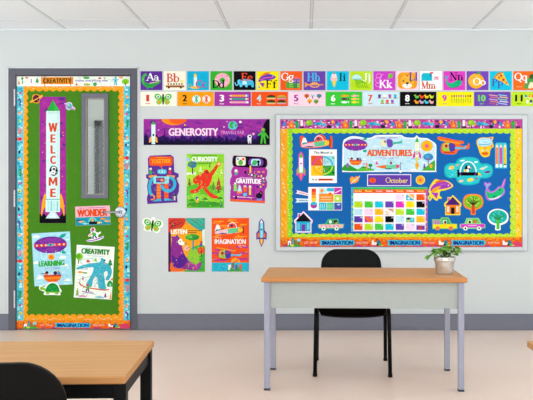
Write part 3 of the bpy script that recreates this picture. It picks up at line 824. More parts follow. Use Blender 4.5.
for i in range(7):
    x = (16.6+5.2*i) if i < 4 else (19.4+5*(i-4)); y = 2.6 if i < 4 else 8; c = ('#5a3f8e', '#f7f4ee', '#b048b0', '#1fbad2', '#8fcf3c', '#e8502a', '#8a52b4')[i]
    a.poly([(x-1.5, y), (x+1.5, y), (x+1.1, y+3.4), (x-1.1, y+3.4)], c).rect(x-2, y+3.2, x+2, y+4, ('#cf7a5a', '#9a6a4a')[i % 2])
a = N(8, '#07070b', W_, 'black number card 8 with eight coloured ducks')
for i in range(8):
    x, y = 16.4+4.9*(i % 4), 4.4+5.4*(i//4); c = ('#58c84a', '#e8502a', '#f2c21e', '#c8e03a', '#f29a1e', '#c8a8d8', '#35c8e0', '#f2a8a0')[i]
    a.ell(x+.5, y+.9, 1.9, 1.3, c).ell(x-1.1, y-.8, .9, 1, c, n=10).poly([(x-1.8, y-.9), (x-2.9, y-.5), (x-1.8, y-.2)], '#f6a02a').poly([(x+1.6, y+.6), (x+2.8, y-1.4), (x+2.2, y+1.6)], c)
a = N(9, '#fbea12', '#cc38ac', 'yellow number card 9 with nine little flowers in a row')
for i in range(9):
    x = 14.8+2.3*i; a.line([(x, 4.6), (x, 11.6)], .35, '#7aa82a').ell(x, 4.2, .95, 1, ('#d83a5a', '#3a3a8a', '#e8602a', '#2f9a8a', '#7a3a9a', '#e83aa0', '#5aae3a', '#e8402a', '#2a2a3a')[i], n=10).line([(x-.9, 8.6), (x+.9, 7.6)], .5, '#8cb83a').line([(x-.9, 10.4), (x+.9, 9.4)], .4, '#8cb83a')
a = N(10, '#6c46ac', '#6fd24a', 'violet number card 10 with ten scattered crayons')
for i in range(10):
    x, y = 14.8+9.4*(i % 2)+1.2*((i//2) % 2), 3+2.1*(i//2); c = ('#e8a8a0', '#8fd0d8', '#d8707a', '#e8c86a', '#cfa0d8', '#7ad0b0', '#e88a5a', '#d8d8e8', '#b85a6a', '#9ac8e8')[i]
    a.line([(x, y), (x+7.6, y+1)], 1, c).line([(x+7.6, y+1), (x+8.8, y+1.15)], .9, '#f2e2c8', .2)
a = N(11, '#bfe02a', K_, 'lime number card 11 with eleven coloured mittens, cut off at right')
for i in range(11):
    x, y = 14.6+3.6*(i % 6)+1.5*(i//6), 4.4+5.2*(i//6); c = ('#2a8ab8', '#f0a02a', '#e8502a', '#3a5ab0', '#8a3a9a', '#e83a7a', '#f4f0e2', '#1a3a7a', '#2fa07a', '#f29a1e', '#b83a3a')[i]
    a.rr(x-1.1, y-1.6, x+1.1, y+1.6, .9, c).rect(x-1.2, y+1.2, x+1.2, y+2, '#f2ecd8')
a.flush()

# ------------------------------------------------------------------ GENEROSITY banner
a = Art('banner', 'wide purple space banner reading GENEROSITY above the posters', 'banner', (143.6, 119, 269.8, 145)); sheet(a, col='#98309a'); a.part('picture')
R = random.Random(4)
for i in range(90):
    x, y = R.uniform(144, 264), R.uniform(119.2, 138); w_ = R.uniform(2, 7); a.rect(x, y, min(x+w_, 269.6), y+R.uniform(.7, 1.8), R.choice(('#6a2890', '#b8389c', '#5a2888', '#a83298', '#b03a9a', '#7a2c90')))
a.poly([(162, 119.05)] + [(174+12.5*math.cos(q), 119.05+6.2*math.sin(q)) for q in [PI-PI*i/16 for i in range(17)]], '#f08a1c').poly([(168, 119.1)] + [(178+9*math.cos(q), 119.1+5*math.sin(q)) for q in [PI-PI*i/16 for i in range(17)]], '#ee5a22')
def sky(y0, amp, step, col, x0=143.7, x1=269.7, seed=1):
    R = random.Random(seed); pts = [(x0, 144.95)]; x = x0
    while x < x1: pts.append((x, y0+R.uniform(-amp, amp))); x += step*R.uniform(.6, 1.3)
    pts += [(x1, y0), (x1, 144.95)]; a.poly(pts, col)
sky(135, 4.4, 2.6, '#5a2890', seed=3); sky(137.8, 3.4, 1.7, '#2a1458', seed=8); sky(140.6, 2.2, 1.5, '#180c34', seed=9); sky(142.6, 1.3, 2.2, '#120a24', seed=5)
for x in (146, 164.6): a.line([(x, 143), (x, 130)], 1.6, '#1c0f38', .5)
a.poly([(258, 145-.1), (259, 137), (262, 131), (264, 124), (267, 119.2), (269.7, 119.1), (269.7, 144.9)], '#0d0816')
a.rect(151.4, 124.6, 155.4, 142, '#d6f0ea').poly([(151, 124.6), (155.8, 124.6), (153.4, 121)], '#35b04a').poly([(151.6, 136), (151.6, 142), (149, 142.6), (149.6, 138)], '#f0a83a').poly([(155.2, 136), (155.2, 142), (157.8, 142.6), (157.2, 138)], '#f0a83a').ell(153.4, 135, 1, 1.2, '#1a1a2a', n=10).poly([(152, 142), (154.8, 142), (155.4, 144.2), (151.4, 144.2)], '#cfe6f0')
a.ell(232.8, 125.4, 4.6, 4.4, '#57c6d8', n=24).blob([(229.4, 124), (231.6, 121.6), (234, 122.6), (232.4, 125.4), (233.6, 128), (230.6, 128)], '#43ab4a').blob([(234.6, 124), (236.8, 124.4), (236, 127.4)], '#43ab4a')
a.ell(240.4, 122, 1.2, 1.2, '#fbeef6', n=12).ell(224, 127, .8, .8, '#f2c8e2', n=8).ell(227, 121.6, .6, .6, '#f2c8e2', n=8).ell(185, 125, .9, .9, '#f3d23a', n=8).ell(158.6, 130, .7, .7, '#f2c8e2', n=8)
def figure(a, x, y, s, c, head=None, arms=((-1, .1), (1, .5))):
    """simple printed figure, feet at y"""
    a.ell(x, y-9*s, 1.3*s, 1.5*s, head or c, n=12)
    a.poly([(x-1.6*s, y-7.4*s), (x+1.6*s, y-7.4*s), (x+1.3*s, y-4*s), (x-1.3*s, y-4*s)], c)
    for g in (-1, 1): a.poly([(x+g*.1*s, y-4.2*s), (x+g*1.35*s, y-4.2*s), (x+g*2*s, y), (x+g*.7*s, y)], c)
    for g, up in arms: a.line([(x+g*1.2*s, y-7*s), (x+g*2.6*s, y-(5.4+2*up)*s), (x+g*3.6*s, y-(4.6+5*up)*s)], 1*s, c)
figure(a, 263.2, 143.6, 1.5, '#45b83a', arms=((-1, .25), (1, -.2))); a.ell(262.9, 129.4, .8, .8, '#f08a2a', n=8)
a.ell(249.6, 136.6, 2.2, 2, '#f2f0f4', n=14).rect(247.6, 138, 251.4, 141.4, '#e2dfe8').ell(249.9, 136.6, 1.2, 1, '#4a3a5a', n=10).rect(248, 141, 249.3, 143.4, '#dad6e0').rect(250, 141, 251.3, 143.4, '#dad6e0').ell(253.4, 134, 1.2, 1.4, '#f0a8c4', n=10)
a.part('lettering').text('GENEROSITY', 168.6, 128.2, 218.4, 135.8, '#fbdcec', .03).text('TRAVELS FAR', 220.8, 131, 244.4, 134.2, '#e79ade', .01).flush()

# ------------------------------------------------------------------ TOGETHER cutout
def plate(name, label, cat, outline, col, d=0.0, rot=0, group=None, t=.002, part='backing', box=None):
    xs = [p[0] for p in outline]; ys = [p[1] for p in outline]
    a = Art(name, label, cat, box or (min(xs), min(ys), max(xs), max(ys)), d=d, rot=rot, group=group, t=t)
    a.part(part).prism(outline, col); return a
o_ = [(150, 155.6), (170.6, 154.8), (173.6, 157), (174.2, 172), (178.4, 173.6), (178.8, 176.4), (176.6, 178.6), (179.2, 185), (178.8, 192), (177, 196), (177.6, 202.4), (147.4, 204), (146.8, 198), (148, 194), (147, 186), (148.4, 179.6), (146, 177.8), (146, 174.6), (148.4, 174), (147.8, 158.4)]
a = plate('paper_cutout', 'purple die-cut poster reading TOGETHER with a long-armed robot', 'cutout', o_, '#5b2f8f'); a.part('picture')
a.rr(149.2, 156.4, 172.6, 165.8, 2.4, '#f0501e').poly([(159, 165.4), (163, 165.4), (161, 167.8)], '#f0501e')
a.rr(157.4, 169.4, 166.6, 174, 1.6, '#45bfd8').rr(158.6, 170.4, 165.2, 173, 1.1, '#a9e4ee').ell(160.4, 171.6, .6, .6, K_, n=8).ell(163.6, 171.6, .6, .6, K_, n=8).line([(162, 167.6), (162, 169.6)], .6, '#f0a83a')
for g in (-1, 1): a.poly([(161.8+g*5, 174.8), (161.8+g*13.4, 175.6), (161.8+g*12.6, 178), (161.8+g*5, 177.6)], '#f09a2e')
a.rect(156.6, 183.2, 161, 198.6, '#f0802a').rect(164, 183.2, 168.6, 198.6, '#f0602a')
for i in range(5): a.line([(156.6, 185.6+3*i), (161, 185.6+3*i)], .5, '#c94a22').line([(164, 185.6+3*i), (168.6, 185.6+3*i)], .5, '#b93f22')
a.poly([(152.6, 201.6), (161.6, 201), (161, 199), (156.8, 199)], '#3aaccc').poly([(164, 200.8), (173.4, 200.4), (168.6, 198.4), (164.2, 198.6)], '#3aaccc')
a.line([(154.4, 177), (150.6, 181), (149.4, 187), (150, 192.4), (152, 195.4)], 3, '#35b0cf').arc(152, 197.4, 2.6, 2.3, -100, 120, 1.4, '#f08a3a')
a.arc(168.2, 184, 6.6, 7, -80, 170, 3, '#35b0cf')
a.rect(153.4, 176.4, 169, 183.6, '#8fdfe0').rect(156, 177.6, 164.4, 182.4, '#4a3a92').ell(161.8, 180, 1.7, 1.5, '#e88a5a', n=12).ell(158.4, 179.4, 1, 1.1, '#e0503a', n=10).line([(162, 182), (167, 179)], .8, '#e0503a')
for x, c in ((150.6, '#2f9a6a'), (170, '#d83a4a')): a.rect(x-1.4, 169.6, x+1.4, 174.4, c).ell(x, 168.8, 1.3, 1.2, '#f2e2d2', n=10)
a.ell(174.6, 195, 1.2, 1.3, '#2b1626', n=10).rect(173.8, 196, 175.4, 200.4, '#d8c8b8')
a.speckle(150, 168, 176, 200, 34, ('#8a5ac0', '#3a1c6a', '#f08a3a', '#5ad0e0'), 73, .5, 1.1)
a.part('lettering').text('TOGETHER', 151.2, 159, 170.8, 163.4, '#f7a52c', .03, -1.5).dashes(155.6, 167.4, 157.6, .6, '#f7a52c').flush()

# ------------------------------------------------------------------ CURIOSITY poster
a = Art('poster', 'lime green poster reading CURIOSITY with a running red figure', 'poster', (186.6, 154, 224, 208)); sheet(a, col='#8ad22c'); a.part('picture')
a.blob([(186.7, 156), (200, 166), (223.8, 163), (223.9, 185), (205, 190), (186.7, 186)], '#a9dc3c').poly([(186.7, 186), (200, 183), (223.9, 187), (223.9, 207.9), (186.7, 207.9)], '#5fc02f').blob([(186.8, 198), (196, 193), (210, 196), (223.8, 192), (223.8, 200), (205, 203)], '#8fd43c').blob([(188, 204), (204, 201), (222, 204), (214, 206.8), (196, 207)], '#3f9e2f')
a.rect(186.7, 172.6, 196, 174.8, '#eef6e2').rect(192, 165, 193.2, 174, '#3a2a5a').ell(192.4, 164.6, 4.6, 3.4, '#3b6fa0').ell(191, 164, 2.4, 1.8, '#4f8f6a').ell(188, 159.4, 2, 1.8, '#8ccfe8')
for x, y, h, c in ((218.6, 177, 13, '#b04a34'), (213.4, 181, 8, '#6a8a3a'), (200.4, 166, 6, '#dcf0b4'), (221.6, 169, 5, '#e2f2c0'), (189.4, 178, 7, '#7a5a3a'), (209.6, 163, 4, '#4a9a3a')):
    a.pine(x, y, y+h, h*.55, c, '#5a3a2a')
a.blob([(206.6, 172), (211, 173.4), (212, 178), (210, 184), (207.6, 189), (214, 194.6), (218, 196.4), (217, 198.4), (211, 197.6), (204.6, 191), (202, 188.2), (197, 192.6), (191, 193), (190.4, 190.4), (195.6, 189), (199, 184.8), (194.4, 183.6), (193, 180), (196.4, 176)], '#e63424')
a.line([(210, 176), (214.4, 170), (217.6, 165)], 4, '#e63424', 2.6).ell(206.4, 172.4, 2.7, 2.9, '#e63424').ell(206.9, 172.2, 1.6, 1.2, '#8a2a2a', n=10)
a.flower(218.8, 164, 3.4, '#f0803a', 9, '#fbe2b8')
a.ell(197, 198.4, 1.5, 1.7, '#3a5fae', n=12).rect(196, 199.6, 198.4, 202.6, '#f0a83a').ell(198, 199, .9, .9, '#f2cfa8', n=8)
for x, y in ((192, 200), (190, 205), (205, 199), (214, 203), (220, 198)): a.blob([(x-3, y+1), (x, y-1.4), (x+3, y+1)], '#3a8f2a')
a.pine(221, 202, 207, 2.6, '#4a5a7a')
R = random.Random(12)
for i in range(40): a.ell(R.uniform(188, 223), R.uniform(158, 206), .35, .5, R.choice(('#5aa82a', '#d8f08a', '#3f8a2a', '#e86a3a')), n=6)
a.speckle(188, 164, 223, 206, 110, ('#4a9a24', '#d4ee84', '#3a8a28', '#6ab82c', '#c2e45a'), 71)
a.speckle(196, 176, 213, 192, 12, ('#c82a1e', '#f2563a'), 72, .5, 1.2)
a.part('lettering').text('CURIOSITY', 191.6, 156.8, 218, 161.6, '#fdfdf6', .035).dashes(197.6, 211.6, 163.2, .7, '#2a4a2a').dashes(193, 217, 155.3, .6, '#3a8a2a').flush()

# ------------------------------------------------------------------ GRATITUDE cutout
o_ = [(234, 155.4), (262, 157), (267, 159.4), (267.6, 164.4), (265.6, 168), (267.4, 170.4), (267, 175.4), (265.4, 178), (267.2, 182), (266.8, 187), (264.8, 190.4), (265, 203.4), (230, 201.4), (230.4, 191), (231, 187), (229.8, 183), (230.4, 178.6), (232, 176), (231, 171.4), (232.4, 168), (233.6, 166.6), (232, 163), (232.4, 158)]
a = plate('paper_cutout', 'magenta die-cut machine poster reading GRATITUDE beneath black goggles', 'cutout', o_, '#a8309a'); a.part('picture')
a.poly([(230.1, 199), (265, 201), (265, 203.3), (230.05, 201.3)], '#f0602a')
a.blob([(233.4, 157), (236, 155.8), (262, 157.4), (266.4, 160), (266.6, 165), (263, 167.6), (236, 166.6), (232.8, 163)], '#0c0a12')
a.rr(236, 156.8, 245.6, 165.4, 1.8, '#f3e6da').ell(240.6, 162.6, 2.4, 2.6, '#58b83a').rect(237, 158, 239, 160, '#3fb0c8').rect(242, 158, 244.4, 160.4, '#e8503a').ell(240.6, 160.4, .9, .7, '#2a6a2a', n=8)
a.rr(248.4, 158.4, 263.4, 166.4, 3.6, '#7a3aa8').rr(251, 159, 260.6, 165.6, 2.4, '#b8ecec').blob([(252, 164.6), (253.4, 160.4), (257, 161), (256, 165)], '#3fae6a').ell(258.4, 161.6, 1.5, 1.3, K_, n=10).rect(257.4, 162.6, 259.4, 165.6, K_)
a.line([(248.6, 174), (256, 176), (263, 175.6), (264, 180), (263, 186.6), (256, 187)], 1.9, '#5a2a8a').line([(253.8, 166.6), (254, 201)], .8, '#5a2a8a')
for i in range(9):
    q = [(248.6, 174), (251.8, 175), (255, 176), (258.4, 176.2), (261.4, 176), (263.4, 178.4), (263.8, 181.4), (263.2, 184.6), (260.6, 186.8)][i]
    a.ell(q[0], q[1], .95, .95, ('#f2e03a', '#f2f0e2', '#6ad04a', '#f0a02a')[i % 4], n=10)
a.line([(232.6, 190), (243, 180), (249.6, 172)], 1.4, '#8a2a86')
a.ell(236, 171, 1.6, 1.8, '#eee2d2').rect(234.8, 172, 237.4, 175, '#3fae9a').ell(245.4, 172.4, 1.3, 1.6, '#2a1a3a', n=10).rect(249.6, 165.6, 251.2, 173, '#f0c23a').ell(259, 172, 1.4, .8, '#e8a83a').ell(263.4, 172, 1.2, .8, '#e8a83a')
a.poly([(234, 184), (236.4, 184), (237, 191), (233.4, 191)], '#8fdc6a').ell(235.2, 183.4, 1.2, 1, '#e8f4f0', n=10)
a.poly([(239, 185), (240.4, 185), (242.4, 193.4), (237, 193.4)], '#bfe4ee').rect(237.2, 191.4, 242.2, 193.4, '#f08a3a').rr(243, 187, 247, 192, .8, '#e8602a').rect(243.6, 185.6, 246.4, 187, '#f2e6da').ell(245, 194.4, 2, 1.6, '#58c0e0').rect(249, 187, 251, 195, '#f2d23a').ell(250, 186.4, 1.2, 1.1, '#f2f0e2', n=10)
a.blob([(256, 195), (259, 192.6), (261, 191), (262.6, 193), (261.4, 198), (257, 198)], '#1a1230').rect(257, 198.6, 262, 200.4, '#5aa0d8').line([(233, 196.6), (252, 197.6)], .6, '#f6e6f2').ell(236, 197.6, 1.3, 1.6, '#2a1a3a', n=10)
a.speckle(233, 169, 263, 199, 60, ('#d45ac4', '#6a2288', '#f2a0d8', '#f0c23a', '#8a2a8a'), 74, .55, 1.4)
a.part('lettering').text('GRATITUDE', 236, 178.6, 261.2, 183.6, '#fdf4fa', .045, 2).dashes(239.6, 252, 177.4, .5, '#f3c8ea', 2).flush()

# ------------------------------------------------------------------ butterfly, rocket cutouts on the wall
o_ = Art.smooth([(142.2, 222.6), (143.4, 219), (147.4, 217.8), (150.6, 219.2), (152, 217.4), (155, 217.6), (155.6, 219.6), (159.4, 219.8), (162.8, 222), (163, 226), (160.2, 228.4), (159.6, 231.6), (156.4, 233.2), (152.8, 230.6), (150.6, 231.4), (147, 231.2), (143.6, 229.4), (144.2, 226.2)])
a = plate('paper_cutout', 'small green butterfly cutout on the wall beside the door frame', 'cutout', o_, '#f4f6ee'); a.part('picture')
butterfly(a, 152.4, 225.2, 1.02, .14); a.flush()
o_ = [(261.5, 218.6), (264.2, 222), (264.6, 230.4), (266.8, 233), (266.6, 239.6), (263.8, 239), (263.6, 242.4), (261.5, 247), (259.4, 242.4), (259.2, 239), (256.3, 239.6), (256.2, 233), (258.4, 230.4), (258.8, 222)]
a = plate('paper_cutout', 'small purple-edged rocket cutout between a poster and the bulletin board', 'cutout', o_, '#56328c'); a.part('picture')
a.poly([(261.5, 220), (263.2, 222.8), (263.4, 237.8), (259.6, 237.8), (259.8, 222.8)], '#6cc6d6').poly([(261.5, 219.8), (263.2, 222.8), (259.8, 222.8)], '#f2f6f4').rect(261.2, 223, 262.4, 237.6, '#a5dfe2')
for g in (-1, 1): a.poly([(261.5+g*2.2, 232), (261.5+g*4.2, 234), (261.5+g*4.2, 238.2), (261.5+g*2.2, 237)], '#ec6a34')
a.poly([(260, 239), (263, 239), (263, 242), (261.5, 245.4), (260, 242)], '#f3a42c').poly([(261, 239.4), (262.2, 239.4), (261.6, 243)], '#fbdc6a').ell(261.5, 229.6, .9, .9, '#2a4a5a', n=10); a.flush()

# ------------------------------------------------------------------ LISTEN poster
a = Art('poster', 'orange forest poster reading LISTEN with a seated purple bear', 'poster', (168.2, 218, 205, 271.8)); sheet(a, col='#f5a21e'); a.part('picture')
a.rect(168.3, 218.1, 171, 271.7, '#3a1a4a').blob([(168.4, 218.2), (184, 218.2), (185, 223), (181, 228), (174, 229), (168.4, 232)], '#d23a2e').blob([(186, 218.2), (204.8, 218.2), (204.8, 231), (198, 229.4), (191, 225)], '#2fa39a')
for q in ((170, 228, 180, 219), (172, 227, 183, 222), (169, 224, 175, 219)): a.line([(q[0], q[1]), (q[2], q[3])], .9, '#5a1a2a', .4)
for q in ((189, 220, 199, 227), (194, 219, 203, 226), (199, 219, 204, 222)): a.line([(q[0], q[1]), (q[2], q[3])], .8, '#6abf3a', .4)
a.poly([(202, 230), (204.9, 229), (204.9, 246), (202.6, 246)], '#d8ecdc')
a.blob([(190, 250), (196, 246), (204.8, 247), (204.8, 271.5), (184, 271.5), (186, 262)], '#3fae3a').blob([(188, 256), (193, 248), (198, 252), (199, 262), (192, 266)], '#8ec63a').rect(192.4, 238, 193.8, 250, '#2a8fae').ell(192.4, 237.2, 7.2, 3.2, '#3a9e34').ell(189, 236.4, 3, 1.8, '#5ab83c').ell(196, 238, 3, 1.6, '#2f8a3a')
a.ell(201.4, 250.4, 4, 3.6, '#d8552a').line([(201.4, 250), (201.4, 257)], .8, '#5a2a1a').ell(201.4, 242.4, 1.3, 1.6, '#d83a3a', n=10).rect(199.6, 243.4, 202.2, 246, '#3a5fae')
a.flower(186.8, 248.2, 3.2, '#f2c8d0', 10, '#e8503a')
a.blob([(171.6, 243), (173.4, 237.4), (177.6, 236.2), (180.6, 239.6), (181.6, 245), (184, 253), (187, 258), (191, 262), (197, 264.4), (200.4, 261.4), (201, 266), (197, 270.4), (188, 270), (180, 268.4), (172.6, 269), (170.6, 258)], '#8d2f8c').blob([(172, 255), (177, 258.4), (183, 254), (187, 261), (182, 267), (174, 267)], '#56248a').blob([(189, 261), (194, 265.4), (200, 262.6), (199.6, 267.6), (193, 270)], '#a83a9c').ell(172.8, 237.6, 1.4, 1.5, '#8d2f8c').ell(177, 236.4, 1.2, 1.4, '#5f3fa0')
a.blob([(178, 241), (181, 238.6), (183, 241.6), (185.6, 243.4), (183.4, 245.2), (179.4, 244.4)], '#f6efe2').ell(180.2, 241.4, .6, .7, K_, n=8).ell(185, 243.6, .7, .5, K_, n=8)
a.blob([(171, 262), (174, 267), (180, 268.6), (186, 270), (178, 271.4), (170.4, 270.6)], '#ee6a2a')
R = random.Random(21)
for i in range(30): a.ell(R.uniform(171, 204), R.uniform(236, 271), .4, .5, R.choice(('#e8602a', '#c8e04a', '#f2d8b0', '#5a2a7a')), n=6)
a.speckle(186, 246, 204, 270, 44, ('#1f7a2a', '#a8d83a', '#2a8a34', '#f0c03a', '#e8602a'), 75)
a.speckle(172, 219, 204, 229, 16, ('#a02424', '#4abf6a', '#e8602a', '#1a7a74'), 76, .6, 2, True)
a.speckle(172, 244, 184, 268, 14, ('#b04aae', '#4a1f7a', '#c85a9a'), 77, .5, 1.3, True)
a.part('lettering').text('LISTEN', 170.8, 229.4, 187, 234, '#fdf8ea', .04).dashes(188, 202.4, 230.6, .7, '#3a2a2a').dashes(188, 197, 232.6, .7, '#3a2a2a', seed=5).flush()

# ------------------------------------------------------------------ IMAGINATION poster
def plane(a, x, y, s=1.0):
    P = lambda q: [(x+u*s, y+v*s) for u, v in q]
    a.poly(P([(0, -1), (2, -8), (4.6, -8.4), (7, -2.2)]), '#fbf8f2').poly(P([(1.2, -3), (6.6, -3.4), (7, -1.6), (1, -.6)]), '#2a9aa8')
    a.blob(P([(.4, 0), (6, -2), (17, -4), (27, -5.4), (29.6, -3.4), (29, -.8), (24, .8), (12, 2), (2, 2)]), '#f2c2cc')
    a.poly(P([(14, -3.4), (25, -5), (26, .2), (14.4, 1.4)]), '#5fc28a').poly(P([(25, -5), (29.6, -5), (30.4, -2.4), (29, -.2), (25.6, .4)]), '#f5c02e').poly(P([(2, 1.9), (12, 1.9), (14, .9), (8, .6)]), '#3a4a8a')
    a.ell(x+19*s, y-6.4*s, 4.4*s, 4*s, '#e8443a', 180, 360).arc(x+19*s, y-5.2*s, 4.6*s, 5*s, 180, 360, .7*s, '#fbf4ee').ell(x+18.4*s, y-7*s, 1.4*s, 1.6*s, '#2a3a6a', n=10)
    a.line(P([(30.6, -6.6), (31, -2.6), (30.8, 1.2)]), 1.2*s, '#7a2a2a')
def heli(a, x, y, s=1.0):
    P = lambda q: [(x+u*s, y+v*s) for u, v in q]
    a.line(P([(-2, -8.4), (20, -4.6)]), 1.1*s, '#f3a72a').rect(x+8*s, y-6.4*s, x+9*s, y-4*s, '#7a3a5a')
    a.blob(P([(1, 0), (2, -4), (6, -5.4), (10, -4.6), (10, 3), (4, 3.4), (1.4, 2.4)]), '#8ed24a').ell(x+5*s, y-2*s, 2.6*s, 2.4*s, '#f0803a').ell(x+5*s, y-2*s, 1.3*s, 1.4*s, '#3a2a3a', n=10)
    a.blob(P([(8, -4.4), (13, -4.6), (15, -1), (14, 3), (9, 3.6)]), '#553a9c').poly(P([(14.4, -1), (24, -.6), (26.4, -3), (27, -.4), (25, 1.2), (14.4, 1.4)]), '#58bcd8').line(P([(2, 4.8), (14, 5.4)]), .8*s, '#8a2a2a')
a = Art('poster', 'orange-red poster reading IMAGINATION with a plane and a helicopter', 'poster', (211.7, 218, 249, 271.6)); sheet(a, col='#f0521c'); a.part('picture')
for q in ((214, 221, 10), (228, 219.4, 8), (220, 225, 12), (235, 236, 12), (240, 224, 7), (214, 235, 7), (232, 221.8, 6), (224, 228, 8)): a.rect(q[0], q[1], q[0]+q[2], q[1]+1, '#f6a02a'); a.rect(q[0]-1.4, q[1]+1.6, q[0]+q[2]*.7, q[1]+2.3, '#f6a02a')
for q in ((212, 252, 9), (236, 246, 12), (213, 259, 14), (238, 258, 10), (228, 249, 6), (215, 249, 5), (240, 252, 8)): a.rect(q[0], q[1], q[0]+q[2], q[1]+2, '#c23a8a')
a.ell(235.6, 262.4, 4.6, 4.6, '#f6a82a', 180, 360).ell(235.6, 262.6, 2.4, 2.4, '#ef7a2a', 180, 360)
a.rect(211.8, 262.6, 248.9, 271.5, '#27b4cc')
for x, h, c in ((229.6, 6, '#f2e6da'), (233, 8, '#8a6a5a'), (236.4, 6, '#5a6a8a'), (240.4, 6.6, '#d86a3a'), (231.4, 3, '#3a9e4a'), (238.6, 3, '#3a9e4a')): a.rect(x-1.3, 270.8-h, x+1.3, 270.8, c)
a.ell(235, 271, 8.4, 1.4, '#3f9e44')
plane(a, 214.6, 232.2, .93); heli(a, 218, 255, .88)
a.speckle(213, 246, 247, 261, 26, ('#c83a86', '#f6922a', '#d8401c'), 78, .8, 3)
a.speckle(213, 219, 247, 237, 24, ('#f6a83a', '#d8401c', '#f8b85a'), 79, .7, 2.6)
a.speckle(213, 264, 247, 271, 18, ('#6ad0dc', '#1a8ca8'), 80)
a.part('lettering').text('IMAGINATION', 214.6, 239.2, 245.8, 244, '#fdf3ee', .04).text('LET YOUR', 215, 237.2, 221.6, 238.5, '#fbd2c0', .01).text('RUN WILD', 238.4, 245, 245.6, 246.4, '#fbd2c0', .01).flush()

# ================================================================== THE DECORATED DOOR
Art.DZ = 1.5e-5
PF = -.0025                         # front of the green paper (the leaf sits 4 mm behind the wall face)
a = Art('backing_paper', 'leaf-green paper covering the door inside its borders', 'paper', (16.6, 76.6, 130, 328.6), d=-.004, t=.0015)
a.part('paper'); gr = mat('#437f16', .7, .15, var=.05, scale=30)
for q in ((16.6, 76.6, 81.2, 328.6), (108.4, 76.6, 130, 328.6), (81.2, 76.6, 108.4, 93.2), (81.2, 198.6, 108.4, 328.6)):
    a.prism([(q[0], q[1]), (q[2], q[1]), (q[2], q[3]), (q[0], q[3])], gr)
a.flush()

def scallop(name_label, x0, y0, x1, y1, side, col, fleck, d, step=6.8, amp=1.0, seed=1, t=.0008):
    """wavy-edged border; side = the edge that waves (t, b, l, r)"""
    hor = side in 'tb'; L = (x1-x0) if hor else (y1-y0); n = max(1, round(L/step)); st = L/n; wave = []
    for i in range(n):
        for k in range(8):
            u = k/8; wave.append((i*st+u*st, amp*(1-2*abs(math.sin(PI*u))**.75)))
    wave.append((L, amp))
    if side == 't': pts = [(x0+u, y0+v) for u, v in wave] + [(x1, y1), (x0, y1)]
    if side == 'b': pts = [(x0+u, y1-v) for u, v in wave] + [(x1, y0), (x0, y0)]
    if side == 'l': pts = [(x0+v, y0+u) for u, v in wave] + [(x1, y1), (x1, y0)]
    if side == 'r': pts = [(x1-v, y0+u) for u, v in wave] + [(x0, y1), (x0, y0)]
    a = plate('border_trim', name_label, 'border', pts, col, d=d, t=t, part='strip', box=(x0, y0, x1, y1))
    a.part('picture'); R = random.Random(seed); q = 2.2
    while q < L-2:
        m_ = R.uniform(.25, .7); px, py_ = (x0+q, y0+m_*(y1-y0)) if hor else (x0+m_*(x1-x0), y0+q)
        an = R.uniform(-.9, .9); dx_, dy = math.cos(an)*.9, math.sin(an)*.9
        a.line([(px-dx_, py_-dy), (px+dx_, py_+dy)], .7, fleck if R.random() < .7 else '#fbc24a'); q += R.uniform(1.6, 3.4)
    return a.flush()
OR, FL = '#f29d1c', '#f8c9a2'
scallop('orange scalloped border under the CREATIVITY strip along the top of the door', 22, 84, 125, 90.4, 'b', OR, FL, PF, seed=2)
scallop('orange scalloped border along the lower end of the door', 22, 315, 125, 322, 't', OR, FL, PF, seed=3)
scallop('orange scalloped border down the hinge side of the door', 21, 87, 27.2, 319, 'r', OR, FL, PF+.0009, seed=4)
scallop('orange scalloped border down the handle side of the door', 119.2, 87, 126, 319, 'l', OR, FL, PF+.0009, seed=5)

